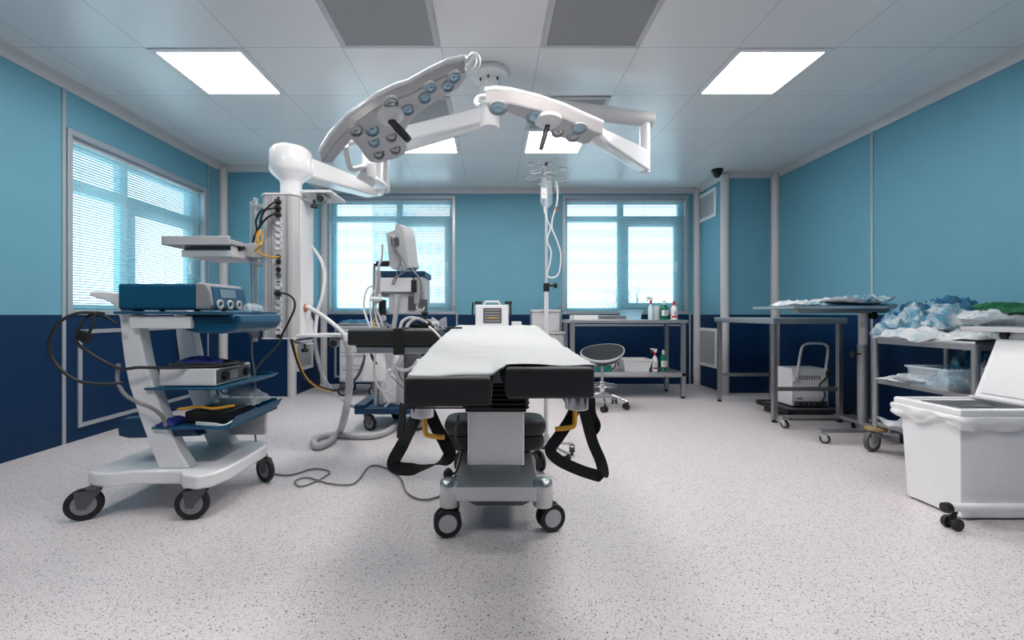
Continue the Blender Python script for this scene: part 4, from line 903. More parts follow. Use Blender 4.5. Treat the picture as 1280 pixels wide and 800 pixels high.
# ================================================================ STEEL TABLES
def steel_table(name, x0, x1, y0, y1, ztop, th, zs, label, shelf=False, leg=.022, rails=(), cat='table', upstand=False):
    r = thing(name, ((x0 + x1) / 2, (y0 + y1) / 2, 0), label, cat)
    b = MB(); b.box(x0 - .02, x1 + .02, y0 - .03, y1 + .03, ztop - th, ztop); b.build('table_top', 'steel', r, bev=.006)
    for x in (x0 + leg, x1 - leg):
        for y in (y0 + leg, y1 - leg):
            l = MB().box(x - leg, x + leg, y - leg, y + leg, .03, ztop - th).build('leg', 'steeld', r, bev=.003)
            MB().lathe((x, y, 0), [(.026, 0), (.027, .01), (.012, .02), (.010, .035)], 12).build('levelling_foot', 'black', l)
    if shelf: MB().box(x0, x1, y0, y1, zs - .05, zs).build('lower_shelf', 'steel', r, bev=.005)
    for (a, c, d, e, z) in rails: MB().box(a, c, d, e, z - .02, z + .02).build('cross_rail', 'steeld', r, bev=.003)
    return r
steel_table('steel_table', 1.0, 2.46, 5.56, 6.15, 1.0, .04, .33, 'long stainless steel table with lower shelf under the right back window', shelf=True, leg=.026)
steel_table('steel_table', 2.78, 3.47, 4.33, 5.42, 1.035, .06, .33, 'tall stainless steel table with open legs at the right wall', rails=((2.82, 3.43, 5.38, 5.41, .33), (2.82, 3.43, 4.34, 4.37, .33)))
SZ = 1.001
def bottle(px, Y, z, h, rad, m, label, cap='white', cm='lathe', spray=False, lab=None, square=False):
    x = X(px, Y); c = v3(x, Y, z); r = thing('spray_bottle' if spray else 'bottle', c, label, 'bottle')
    hb = h * (.68 if spray else .80)
    prof = [(rad * .9, 0), (rad, .01), (rad, hb * .7), (rad * .85, hb * .84), (rad * .35, hb * .97), (rad * .32, hb)]
    if square: prof = [(rad * .95, 0), (rad, .01), (rad, hb * .8), (rad * .75, hb * .95), (rad * .35, hb)]
    MB().lathe(c, prof, 24 if not square else 8).build('bottle_body', m, r, angle=50)
    if spray:
        MB().lathe(c, [(rad * .42, hb), (rad * .42, hb + .04), (rad * .25, hb + .045)], 14).build('collar', 'red', r)
        b = MB(); b.prism([c + v3(a, -.014, hb + .04 + q) for a, q in ((.02, 0), (.03, .045), (-.055, .055), (-.062, .04), (-.02, .03), (-.012, 0))], (0, .028, 0)); b.build('spray_head', 'white', r, bev=.003)
        MB().prism([c + v3(a, -.008, hb + .04 + q) for a, q in ((-.025, .035), (-.045, -.005), (-.052, -.004), (-.036, .036))], (0, .016, 0)).build('trigger', 'red', r)
    else: MB().lathe(c, [(rad * .38, hb - .005), (rad * .40, hb + .02), (rad * .36, h), (rad * .1, h + .004)], 14).build('cap', cap, r)
    if lab:
        n = 8; rs = []
        for zz in (hb * .15, hb * .62):
            rs.append([c + v3((rad + .0015) * math.sin(a), -(rad + .0015) * math.cos(a), zz) for a in [(-.9 + 1.8 * k / n) for k in range(n + 1)]])
        b = MB(); b.add([p for q in rs for p in q], [(k, k + 1, n + 2 + k, n + 1 + k) for k in range(n)]); o = b.build('label', lab[0], r)
        if len(lab) > 1:
            b = MB(); rs = []
            for zz in (hb * .15, hb * .26): rs.append([c + v3((rad + .003) * math.sin(a), -(rad + .003) * math.cos(a), zz) for a in [(-.9 + 1.8 * k / n) for k in range(n + 1)]])
            b.add([p for q in rs for p in q], [(k, k + 1, n + 2 + k, n + 1 + k) for k in range(n)]); b.build('label_band', lab[1], o)
            b = MB()
            for i in range(4): b.box(c.x - rad * .5, c.x + rad * (.5 - .2 * (i % 2)), Y - rad - .006, Y - rad - .004, z + hb * (.34 + .07 * i), z + hb * (.36 + .07 * i))
            b.build('label_print', 'dgrey', o)
    return r
bottle(813.5, 5.75, SZ, .30, .036, 'bottle', 'white spray bottle with red collar on top of the back steel table', spray=True)
bottle(830, 5.75, SZ, .25, .052, 'dkgreen', 'green bottle with white label on top of the back steel table', cap='white', lab=('label', 'green'), square=True)
bottle(842.5, 5.75, SZ, .24, .046, 'white2', 'white bottle with red cap on top of the back steel table', cap='red', lab=('label', 'red'))
bottle(818.5, 5.72, .331, .30, .036, 'white2', 'white spray bottle with red lettering on the lower shelf of the steel table', spray=True, lab=('label', 'red'))
bottle(829, 5.75, .331, .27, .046, 'dkgreen', 'green bottle with white cap on the lower shelf of the steel table', lab=('label', 'green'), square=True)
tag(MB().lathe(v3(X(821.5, 5.85), 5.85, SZ), [(.038, 0), (.04, .004), (.04, .175), (.036, .18), (.012, .18), (.012, .1)], 24).build('paper_roll', 'white'), 'white paper roll standing between the bottles on the steel table', 'paper roll')
def tub(x0, x1, y0, y1, z0, z1, m, name, label, cat='box', fl=.012, lid=None):
    r = thing(name, ((x0 + x1) / 2, (y0 + y1) / 2, z0), label, cat); k = fl; t = .006
    b = MB(); o0 = [(x0 + k, y0 + k, z0), (x1 - k, y0 + k, z0), (x1 - k, y1 - k, z0), (x0 + k, y1 - k, z0)]; o1 = [(x0, y0, z1), (x1, y0, z1), (x1, y1, z1), (x0, y1, z1)]
    i1 = [(x0 + t, y0 + t, z1), (x1 - t, y0 + t, z1), (x1 - t, y1 - t, z1), (x0 + t, y1 - t, z1)]; i0 = [(x0 + k + t, y0 + k + t, z0 + t), (x1 - k - t, y0 + k + t, z0 + t), (x1 - k - t, y1 - k - t, z0 + t), (x0 + k + t, y1 - k - t, z0 + t)]
    b.rings([o0, o1, i1, i0]); b.build('container', m, r, flatshade=True)
    b = MB(); w = .010
    b.box(x0 - w, x1 + w, y0 - w, y0 + .003, z1 - .012, z1 + .002).box(x0 - w, x1 + w, y1 - .003, y1 + w, z1 - .012, z1 + .002).box(x0 - w, x0 + .003, y0, y1, z1 - .012, z1 + .002).box(x1 - .003, x1 + w, y0, y1, z1 - .012, z1 + .002)
    b.build('rim', m if not lid else lid, r, bev=.002); return r
tub(X(781, 5.7), X(801, 5.7), 5.65, 5.95, SZ, SZ + .12, 'bagblue', 'plastic_tub', 'translucent pale blue tub on the back steel table left of the spray bottle', 'tub')
tub(X(778, 5.7), X(814, 5.7), 5.65, 5.95, .331, .331 + .155, 'white', 'plastic_tub', 'white tub on the lower shelf of the back steel table', 'tub', fl=.035)
tub(X(738, 5.7), X(763, 5.7), 5.62, 5.85, .331, .43, 'teal', 'kidney_basin', 'teal basin behind the stool on the lower shelf', 'basin', lid='white')
r = thing('white_unit', (X(768, 5.9), 5.95, .331), 'small white electric unit with black cord behind the stool seat', 'device')
MB().box(X(757, 5.9), X(776, 5.9), 5.88, 6.08, .331, .53).build('casing', 'white', r, bev=.01)
MB().box(X(759, 5.9), X(766, 5.9), 5.874, 5.88, .45, .50).build('panel', 'lgrey', r)
MB().tube([P(763, 450, 5.87), P(768, 449, 5.8), P(769, 458, 5.78), P(764, 462, 5.8)], .008, 6).build('cord', 'black', r)
r = thing('instrument_tray', (X(737, 5.8), 5.8, SZ), 'long white lidded tray on the left of the back steel table', 'tray')
MB().box(X(715, 5.8), X(745, 5.8), 5.68, 5.98, SZ, SZ + .06).build('tray_box', 'white', r, bev=.006)
MB().box(X(745.5, 5.8), X(780, 5.8), 5.68, 5.98, SZ, SZ + .055).build('perforated_end', 'steel', r, bev=.004)
b = MB()
for i in range(14): b.box(X(747, 5.8) + i * .0245, X(747, 5.8) + i * .0245 + .012, 5.677, 5.681, SZ + .012, SZ + .045)
b.build('slots', 'dgrey', r)
# ================================================================ ANAESTHESIA MACHINE
r = thing('anaesthesia_machine', (-.90, 4.3, 0), 'white and navy anaesthesia machine with screen, hoses and blue wheeled base by the left window', 'anaesthesia machine')
MB().box(-1.26, -.55, 4.0, 4.6, .155, .215).build('base', 'blued', r, bev=.012)
MB().box(-1.26, -1.16, 4.0, 4.6, .215, .245).build('base_side', 'blued', r, bev=.008)
caster(r, -1.15, 4.05, .072, .156, 2.6); caster(r, -.95, 4.5, .072, .156, 1.0); caster(r, -.65, 4.05, .072, .156, .4)
MB().box(-1.07, -.85, 4.12, 4.5, .215, .90).build('column', 'lgrey', r, bev=.012)
MB().box(-1.02, -.90, 4.105, 4.12, .24, .50).build('white_panel', 'white', r, bev=.006)
MB().box(-.85, -.72, 4.15, 4.5, .215, .90).build('dark_cabinet', 'dgrey', r, bev=.01)
b = MB()
for x in (-1.09, -.84): b.box(x - .015, x + .015, 4.10, 4.13, .215, .90)
b.build('uprights', 'steel', r, bev=.003)
MB().box(-1.12, -.52, 4.05, 4.5, .86, .92).build('work_surface', 'white', r, bev=.012)
# upper body
MB().box(-.95, -.66, 4.08, 4.45, 1.07, 1.32).build('upper_body', 'lgrey', r, bev=.012)
MB().box(X(475, 4.0), X(516, 4.0), 4.0, 4.42, Z(365, 4.0), Z(347, 4.0)).build('drawer_unit', 'white', r, bev=.008)
MB().box(X(475, 4.02), X(531, 4.02), 4.03, 4.45, Z(346, 4.0), Z(338, 4.0)).build('navy_top', 'blued', r, bev=.012)
MB().box(X(468, 4.02), X(476, 4.02), 4.03, 4.4, Z(370, 4.0), Z(337, 4.0)).build('side_panel', 'lgrey', r, bev=.01)
MB().box(X(517, 4.02), X(530, 4.02), 4.03, 4.4, Z(380, 4.0), Z(346, 4.0)).build('control_box', 'lgrey', r, bev=.012)
MB().box(X(514, 4.0), X(520, 4.0), 3.99, 4.1, Z(365, 4.0), Z(350, 4.0)).build('vaporiser_clip', 'black', r, bev=.004)
MB().box(X(484, 4.0), X(522, 4.0), 4.06, 4.3, Z(392, 4.0), Z(366, 4.0)).build('flow_unit', 'white', r, bev=.01)
MB().box(X(509, 4.0), X(518, 4.0), 4.04, 4.07, Z(388, 4.0), Z(370, 4.0)).build('flow_window', 'dgrey', r, bev=.003)
b = MB(); b.cyl(P(478, 375, 4.02), P(478, 402, 4.02), .034, n=18); b.build('absorber_canister', 'black', r, bev=.006)
b = MB(); b.lathe(P(479, 398, 3.97), [(.03, 0), (.032, -.02), (.02, -.03), (.002, -.03)], 16, 'y'); b.build('gauge', 'lgrey', r)
MB().tube([P(497, 368, 4.0), P(495, 390, 4.0), P(492, 410, 4.0)], .022, 12).build('white_breathing_tube', 'lgrey', r)
b = MB(); b.cyl(P(466, 398, 4.2), P(468, 330, 4.2), .012); b.cyl(P(475, 330, 4.2), P(466, 333, 4.2), .01); b.build('side_post', 'chrome', r)
b = MB(); b.lathe(P(484, 329, 4.1), [(.02, -.1), (.022, .02), (.01, .03)], 12, 'x'); b.box(X(468, 4.1), X(486, 4.1), 4.08, 4.12, Z(333, 4.1), Z(330, 4.1)); b.build('arm_joint', 'black', r)
# screen seen from the side and back
sp = [(493, 281), (500, 280), (504, 284), (507, 300), (510, 326), (512, 334), (507, 338), (492, 337), (487, 334), (485, 318), (482, 291), (487, 289.5), (494, 287)]
s = MB().prism([P(x, y, 4.0) for x, y in sp], (.05, .26, .02)).build('monitor', 'lgrey', r, bev=.012, seg=3)
MB().prism([P(x, y, 3.99) for x, y in ((488, 296), (494, 294), (498, 298), (499, 306), (495, 309), (489, 307))], (0, .02, 0)).build('connector_recess', 'dgrey', s, bev=.003)
MB().lathe(P(492, 296, 3.985), [(.02, 0), (.018, -.02), (.008, -.025)], 12, 'y').build('connector', 'white', s)
b = MB()
for q in range(3):
    dx = (0, 3.1, 1.2)[q]
    b.tube([P(490 + dx * .6, 298, 3.97), P(492 + dx, 312, 3.95), P(499 + dx * 1.6, 325, 3.95), P(503 + dx * 3 - q * 5, 338, 3.95), P(496 - dx, 348, 3.95), P(492 - dx * .7, 356, 3.96)], .005, 6)
b.build('screen_cables', 'cable', r)
b = MB(); b.tube([P(507, 290, 4.1), P(509, 310, 4.1), P(512, 330, 4.1), P(518, 340, 4.02), P(525, 350, 3.98), P(526, 370, 3.98), P(523, 385, 3.98)], .008, 8); b.build('side_cable', 'cable', r)
def hose(pts, rad, m, nm='breathing_hose', corr=0, res=8): return MB().tube([P(*p) for p in pts], rad, 10, res=res, corr=corr).build(nm, m, r)
hose([(478, 306, 4.1), (477, 322, 4.05), (473, 335, 4.0), (471, 352, 4.0), (469, 372, 3.98), (470, 395, 3.95), (474, 410, 3.9)], .011, 'lgrey')
hose([(467, 357, 4.0), (460, 360, 3.98), (456, 370, 3.96), (455, 385, 3.94), (459, 400, 3.9), (463, 411, 3.9)], .010, 'white', corr=.12)
hose([(468, 362, 4.0), (463, 372, 3.98), (463, 388, 3.95), (465, 408, 3.9)], .007, 'white')
hose([(474, 375, 3.95), (469, 382, 3.93), (473, 392, 3.92), (479, 408, 3.9)], .009, 'lgrey')
b = MB(); b.lathe(P(471, 374, 3.92), [(.018, -.05), (.022, -.02), (.022, .03), (.01, .05)], 14, 'x'); b.cyl(P(463, 374, 3.92), P(469, 374, 3.92), .010); b.cyl(P(475, 372, 3.92), P(475, 367, 3.92), .012); b.build('y_piece', 'white', r, bev=.003)
hose([(468, 398, 3.95), (467, 405, 3.93), (471, 412, 3.9)], .006, 'yellow', 'yellow_lead')
hose([(532, 358, 4.0), (533, 366, 3.98), (532, 378, 3.96), (528, 388, 3.94), (520, 385, 3.95)], .010, 'lgrey')
MB().box(X(526, 3.96), X(534, 3.96), 3.94, 4.0, Z(390, 3.96), Z(374, 3.96)).build('sensor_block', 'dgrey', r, bev=.008)
# items below the arm board
hose([(470, 435, 3.5), (468, 455, 3.6), (469, 475, 3.7), (476, 487, 3.8), (488, 489, 3.8), (493, 478, 3.8), (487, 462, 3.8), (482, 470, 3.8), (484, 488, 3.85), (492, 494, 3.85)], .009, 'white')
hose([(490, 432, 3.5), (492, 452, 3.6), (487, 470, 3.7), (478, 480, 3.7), (479, 492, 3.7), (486, 502, 3.75), (481, 508, 3.85)], .008, 'white')
hose([(500, 433, 3.4), (501, 448, 3.45), (494, 458, 3.5), (503, 463, 3.5), (515, 460, 3.4), (523, 450, 3.3)], .014, 'white', corr=.15)
hose([(497, 437, 3.5), (495, 450, 3.6), (500, 470, 3.7), (507, 480, 3.8)], .007, 'cable')
hose([(505, 430, 3.5), (499, 440, 3.5), (494, 455, 3.5)], .022, 'white', corr=.12, res=12)
hose([(489, 470, 3.75), (497, 478, 3.75), (505, 485, 3.75), (515, 486, 3.75)], .006, 'cable')
hose([(463, 434, 3.6), (465, 446, 3.65), (470, 455, 3.7)], .012, 'black', 'dark_lead')
MB().obox(P(517, 449, 3.5), (.09, .04, .055), ry=-.2).build('dark_box', 'dgrey', r, bev=.006)
# breathing bag and mask on the surface
blobthing('breathing_bag', 'liner', 'translucent white collection bag hanging below the arm board in front of the anaesthesia machine', 'bag', None, X(471, 3.9), 3.82, Z(474, 3.9), .20, .07, .38, 21, crease=.6)
r2 = thing('breathing_circuit', P(530, 406, 3.7), 'black and white breathing circuit with mask lying at the right of the anaesthesia machine', 'breathing circuit')
b = MB(); b.lathe(P(531, 408, 3.7), [(.05, 0), (.055, .03), (.045, .05), (.02, .06), (.018, .10), (.03, .105), (.03, .12)], 18); b.build('valve', 'black', r2, bev=.003)
b = MB(); b.lathe(P(513, 404, 3.75), [(.035, 0), (.04, .02), (.03, .05), (.015, .06)], 16); b.box(X(512, 3.75), X(545, 3.75), 3.72, 3.8, Z(410, 3.75), Z(405, 3.75)); b.build('filter', 'blackg', r2, bev=.005)
for i, q in enumerate(([(500, 411, 3.6), (503, 402, 3.65), (513, 397, 3.7), (528, 400, 3.7), (540, 402, 3.68), (545, 410, 3.6)], [(540, 398, 3.68), (547, 404, 3.65), (546, 411, 3.6)], [(508, 410, 3.6), (512, 403, 3.65), (522, 398, 3.66), (535, 404, 3.66)])):
    MB().tube([P(*t) for t in q], .013, 10, res=12, corr=.14).build('corrugated_tube', 'lgrey', r2)
b = MB(); b.lathe(P(551, 404, 3.6), [(.02, -.07), (.02, -.02), (.035, 0), (.05, .03), (.052, .045), (.04, .045)], 18, 'x'); b.build('face_mask', 'plastic', r2)
MB().tube([P(540, 405, 3.6), P(548, 405, 3.6)], .016, 10).build('mask_elbow', 'lgrey', r2)

# ================================================================ FAR CABINETS
r = thing('drawer_cabinet', (-1.72, 5.85, 0), 'grey wheeled drawer cabinet behind the corrugated hose at the back left', 'cabinet')
x0, x1, y0, y1 = X(424, 5.7), X(474, 5.7), 5.7, 6.15
MB().box(x0, x1, y0, y1, .19, .93).build('body', 'lgrey', r, bev=.012)
MB().box(x0 - .015, x1 + .015, y0 - .015, y1, .93, .955).build('top', 'grey', r, bev=.006)
for z in (.22, .40, .58, .76):
    d = MB().box(x0 + .02, x1 - .02, y0 - .012, y0, z, z + .155).build('drawer', 'trim', r, bev=.005)
    MB().box(x0 + .05, x1 - .05, y0 - .022, y0 - .01, z + .13, z + .142).build('drawer_grip', 'grey', d, bev=.003)
for x, y in ((x0 + .06, y0 + .05), (x1 - .06, y0 + .05), (x0 + .06, y1 - .05), (x1 - .06, y1 - .05)): caster(r, x, y, .07, .19, .7)
blobthing('blue_packet', 'bagteal', 'blue packet lying on top of the grey drawer cabinet', 'packet', None, X(445, 5.8), 5.85, .956, .42, .2, .05, 31, fl=True)
r = thing('low_cabinet', (.1, 6.3, 0), 'low white cabinet behind the head of the operating table carrying the monitor', 'cabinet')
MB().box(-.33, .42, 6.05, 6.5, .06, .885).build('body', 'white', r, bev=.01)
for x in (-.32, .055): 
    d = MB().box(x, x + .355, 6.03, 6.05, .08, .87).build('door', 'lgrey', r, bev=.006); MB().box(x + (.3 if x < 0 else .03), x + (.32 if x < 0 else .05), 6.015, 6.03, .5, .62).build('handle', 'steel', d, bev=.003)
MB().box(-.31, .40, 6.07, 6.48, 0, .06).build('plinth', 'dgrey', r)
r = thing('patient_monitor', (0, 6.25, .886), 'portable grey monitor with carrying handle and screen standing behind the operating table', 'monitor')
yq = 6.15; m0, m1 = X(594, yq), X(636, yq)
MB().box(m0, m1, yq, yq + .28, .888, Z(381, yq)).build('casing', 'white', r, bev=.02, seg=3)
MB().box(X(604, yq), X(627, yq), yq - .008, yq + .01, Z(404, yq), Z(385, yq)).build('screen', 'dgrey', r, bev=.005)
b = MB()
for i in range(5): b.box(X(606, yq), X(625, yq), yq - .011, yq - .008, Z(387.5 + i * 3.4, yq) - .004, Z(387.5 + i * 3.4, yq) + .003)
b.build('readout_rows', 'lgrey', r)
MB().box(X(611, yq), X(622, yq), yq - .012, yq - .0085, Z(398, yq), Z(396.5, yq)).build('amber_readout', 'yellow', r)
b = MB(); b.tube([P(605, 381, yq + .1), P(607, 377, yq + .1), P(623, 377, yq + .1), P(625, 381, yq + .1)], .016, 10, smooth=False); b.build('handle', 'white', r)
for s in (593, 631):
    MB().box(X(s, yq), X(s + 9, yq), yq + .02, yq + .12, Z(380, yq), Z(376.5, yq)).build('paddle', 'black', r, bev=.008)
for s, dd in ((592, -1), (637, 1)): MB().tube([P(s + dd, 378, yq), P(s - dd * -1, 383, yq), P(s + dd * 1.5, 391, yq), P(s, 396, yq)], .012, 8).build('side_cable', 'black', r)
r = thing('white_case', (X(650, 6.1), 6.2, .886), 'small flat white case with blue stripe right of the monitor behind the table', 'case')
MB().box(X(640, 6.1), X(652, 6.1), 6.1, 6.3, .886, Z(402, 6.1)).build('case_body', 'white', r, bev=.008)
MB().box(X(641, 6.1), X(651, 6.1), 6.095, 6.1, .90, .92).build('stripe', 'blue', r)
r = thing('low_cabinet', (X(684, 6.2), 6.3, 0), 'low white cabinet under the grey steriliser box left of the steel table', 'cabinet')
MB().box(X(661, 6.1), X(706, 6.1), 6.1, 6.55, .06, .80).build('body', 'white', r, bev=.008)
MB().box(X(660, 6.1), X(707, 6.1), 6.07, 6.55, .80, .83).build('top', 'trim', r, bev=.005)
d = MB().box(X(663, 6.1), X(704, 6.1), 6.08, 6.1, .08, .78).build('door', 'lgrey', r, bev=.006); MB().box(X(666, 6.1), X(668, 6.1), 6.065, 6.08, .5, .6).build('handle', 'steel', d, bev=.003)
MB().box(X(664, 6.1), X(703, 6.1), 6.13, 6.5, 0, .06).build('plinth', 'dgrey', r)
r = thing('steriliser_box', (X(682, 6.2), 6.3, .831), 'grey metal steriliser box with lid on the low cabinet behind the infusion stand', 'box')
MB().box(X(665, 6.12), X(700, 6.12), 6.13, 6.45, .831, 1.10).build('box_body', 'lgrey', r, bev=.012)
MB().box(X(664, 6.12), X(701, 6.12), 6.12, 6.46, 1.10, 1.135).build('lid', 'trim', r, bev=.008)
MB().tube([P(676, 389, 6.1), P(677, 387.5, 6.1), P(688, 387.5, 6.1), P(689, 389, 6.1)], .008, 8).build('lid_handle', 'steel', r)

# ================================================================ RIGHT SIDE: DEVICE ON TROLLEY UNDER THE TABLE
r = thing('dolly', (3.25, 4.62, 0), 'dark low wheeled dolly under the tall steel table', 'dolly')
MB().box(2.98, 3.60, 4.40, 4.92, .075, .10).build('platform', 'dgrey', r, bev=.008)
b = MB(); b.box(2.97, 3.61, 4.39, 4.405, .065, .115); b.box(2.97, 2.985, 4.39, 4.93, .065, .115); b.box(3.595, 3.61, 4.39, 4.93, .065, .115); b.box(2.97, 3.61, 4.915, 4.93, .065, .115); b.build('edge_rim', 'black', r, bev=.003)
for x, y, a in ((3.04, 4.86, 2), (3.54, 4.86, .5), (3.54, 4.46, 1), (3.04, 4.46, .3)): caster(r, x, y, .032, .074, a, fork='black', hub='grey', w=.02)
r = thing('wheeled_device', (3.3, 4.66, .10), 'white metal device with folding tube handle standing on the dark dolly', 'medical device')
x0, x1, y0, y1, z0, z1 = 3.12, 3.50, 4.56, 4.82, .118, .505
MB().box(x0, x1, y0, y1, z0, z1).build('casing', 'white', r, bev=.006)
b = MB()
for i in range(9): b.box(x0 + .075 + i * .026, x0 + .087 + i * .026, y0 - .002, y0 + .002, z1 - .115, z1 - .07)
b.build('ventilation_slots', 'dgrey', r)
b = MB(); b.tube([(x0 + .035, y0 - .02, .40), (x0 + .05, y0 - .03, .55), (x0 + .07, y0 - .04, .71), (x0 + .10, y0 - .042, .755), (x0 + .15, y0 - .042, .77), (x0 + .27, y0 - .042, .77), (x0 + .32, y0 - .042, .755), (x0 + .345, y0 - .04, .71), (x0 + .335, y0 - .03, .55), (x0 + .325, y0 - .02, .40)], .013, 10, res=5); b.build('tube_handle', 'trim', r)
for x in (x0 + .035, x0 + .325): MB().box(x - .025, x + .025, y0 - .03, y0, .37, .43).build('handle_bracket', 'lgrey', r, bev=.004)
b = MB(); b.tube([(x1 - .03, y0 - .05, .50), (x1 - .06, y0 - .05, .47), (x1 - .05, y0 - .05, .43), (x1 - .10, y0 - .05, .38), (x1 - .12, y0 - .04, .33), (x1 - .06, y0 - .03, .25), (x1 - .08, y0 - .02, .17), (x1 - .12, y0 - .02, .13)], .007, 6)
b.tube([(x1 - .02 + .025 * math.cos(k), y0 - .05 + .01 * math.sin(k * 2), .46 + .035 * math.sin(k)) for k in range(10)], .007, 6); b.build('power_cord', 'black', r)
MB().box(x0 + .02, x1 - .02, y0 - .012, y0, z0, z0 + .05).build('connector_panel', 'dgrey', r, bev=.003)
b = MB()
for i in range(5): b.lathe((x0 + .08 + i * .055, y0 - .012, z0 + .025), [(.014, 0), (.014, -.012), (.003, -.014)], 12, 'y')
b.build('connectors', 'black', r)
MB().box(x0 + .05, x0 + .11, y0 - .002, y0, z0 + .065, z0 + .085).build('name_plate', 'grey', r)

# overbed style table
r = thing('instrument_table', (3.3, 3.9, 0), 'tall height adjustable steel table covered with blue packets, between table and cart', 'table')
zt_ = 1.135
b = MB(); b.box(2.50, 3.66, 3.62, 4.18, zt_ - .012, zt_); b.box(2.50, 3.66, 3.61, 3.622, zt_ - .018, zt_ + .006); b.box(2.49, 2.502, 3.61, 4.19, zt_ - .018, zt_ + .006); b.box(3.658, 3.67, 3.61, 4.19, zt_ - .018, zt_ + .006); b.box(2.5, 3.66, 4.178, 4.19, zt_ - .018, zt_ + .006)
b.build('table_top', 'steel', r, bev=.003)
b = MB(); b.box(2.7, 3.5, 3.85, 3.95, zt_ - .055, zt_ - .014); b.build('top_support', 'steeld', r, bev=.004)
MB().cyl((3.30, 3.9, .70), (3.30, 3.9, zt_ - .05), .034, n=20).build('inner_post', 'trim', r)
MB().cyl((3.30, 3.9, .10), (3.30, 3.9, .80), .042, n=20).build('outer_post', 'steeld', r)
b = MB(); b.cyl((3.26, 3.88, .72), (3.19, 3.86, .72), .008); b.lathe((3.17, 3.86, .72), [(.03, 0), (.032, .02), (.015, .03)], 14, 'x'); b.build('clamp_knob', 'black', r)
b = MB(); b.lathe((3.335, 3.86, 1.06), [(.03, 0), (.034, .03), (.025, .045)], 14, 'x'); b.build('tilt_knob', 'black', r)
b = MB(); b.box(3.27, 3.36, 3.60, 4.2, .09, .12); b.build('cross_foot', 'steeld', r, bev=.004)
for y, x2 in ((3.65, 2.72), (4.14, 2.72)):
    f = MB().box(x2, 3.46, y - .025, y + .025, .09, .115).build('foot', 'steeld', r, bev=.004)
    caster(r, x2 + .03, y, .038, .09, 2.4 if y < 4 else 1.8, fork='lgrey', hub='lgrey', w=.024); caster(r, 3.42, y, .038, .09, .7, fork='lgrey', hub='lgrey', w=.024)
def packet(px, py_, Y, z, w, d, h, seed, m, label, rz=0, fl=True, crease=.75, nm='packet', cat='packet', grp=None, flat=.5, dx=0):
    return blobthing(nm, m, label, cat, grp, X(px, Y) + dx, Y, z, w, d, h, seed, rz=rz, fl=fl, crease=crease, flat=flat)
packet(996, 0, 3.85, 1.142, .33, .26, .055, 41, 'bagwhite', 'crumpled white packet at the left end of the tall instrument table', .1)
packet(1012, 0, 3.75, 1.142, .22, .2, .03, 42, 'baglblue', 'thin pale blue wrapper just right of the crumpled white packet', .5)
packet(1050, 0, 3.95, 1.142, .50, .34, .04, 43, 'bagteal', 'flat blue sheeting packet under the others in the middle of the instrument table', .1)
packet(1060, 0, 3.85, 1.170, .50, .30, .05, 44, 'bagwhite', 'white and blue packet on the blue sheeting of the instrument table', .35, flat=1.4)
packet(1078, 0, 3.80, 1.165, .34, .26, .075, 45, 'baglblue', 'uppermost pale blue packet on the instrument table', -.25, flat=1.2)
packet(1100, 0, 3.9, 1.142, .30, .30, .03, 46, 'bagteal', 'blue flat packet at the right end of the instrument table', .2)

# supply cart
r = thing('supply_cart', (3.25, 3.07, 0), 'steel tube cart with shelves heaped with packaging, behind the white bin', 'cart')
cx0, cx1, cy0, cy1 = 3.0, 3.56, 2.72, 3.43; zr = .885
for x in (cx0, cx1):
    for y in (cy0, cy1): MB().cyl((x, y, .175), (x, y, zr), .021, n=16).build('post', 'steeld', r)
def ring(z, rad, nm='rail'):
    MB().tube([(cx0, cy0, z), (cx1, cy0, z), (cx1, cy1, z), (cx0, cy1, z)], rad, 10, smooth=False, close=True).build(nm, 'steeld', r)
ring(zr, .016)
def deck(z):
    b = MB(); b.box(cx0, cx1, cy0, cy1, z - .006, z); b.box(cx0 - .004, cx0 + .008, cy0, cy1, z - .03, z); b.box(cx0, cx1, cy0 - .004, cy0 + .008, z - .03, z); b.box(cx0, cx1, cy1 - .008, cy1 + .004, z - .03, z); b.box(cx1 - .008, cx1 + .004, cy0, cy1, z - .03, z); b.build('shelf', 'steeld', r, bev=.002)
deck(.875); deck(.565); deck(.235)
for x, y, a in ((cx0, cy1, .3), (cx0, cy0, 1.8), (cx1, cy0, 1), (cx1, cy1, 2.2)):
    c = caster(r, x, y, .082, .165, a, fork='grey', tyre='dgrey', hub='lgrey', w=.03)
    MB().lathe((x, y, .165), [(.02, 0), (.07, .002), (.072, .018), (.03, .022)], 22).build('bumper', 'wood', c)
packet(1120, 0, 3.3, .89, .36, .30, .18, 51, 'baglblue', 'pale blue crumpled bag hanging over the left edge of the cart top', .3, dx=.08)
packet(1150, 0, 3.15, .89, .45, .40, .10, 52, 'bagwhite', 'white crumpled wrapper in front on the cart top', -.2, dx=.05)
packet(1160, 0, 3.3, .97, .44, .34, .20, 53, 'baglblue', 'large crinkled blue bag standing up at the left of the cart heap', .6, dx=-.03, crease=.65)
packet(1145, 0, 3.38, .96, .44, .30, .22, 54, 'bagteal', 'deep blue crumpled sheet under the large crinkled blue bag', .2, dx=.05, crease=.6)
packet(1200, 0, 3.2, .95, .62, .40, .20, 55, 'baglblue', 'pale blue wrapper sheet across the middle of the cart heap', -.1)
packet(1195, 0, 3.35, 1.02, .45, .34, .20, 56, 'bagteal', 'mid blue wrapper high in the middle of the cart heap', .3, crease=.6)
packet(1215, 0, 2.95, .895, .45, .36, .07, 57, 'bagwhite', 'flat white wrapper lying near the front edge of the cart top', .2, dx=-.02)
packet(1245, 0, 2.98, .985, .46, .36, .10, 58, 'plastic', 'clear crumpled bag at the right of the cart heap', -.2, crease=.9)
packet(1235, 0, 3.1, 1.03, .55, .36, .09, 59, 'bagwhite', 'white packet under the green packets on the cart heap', .1)
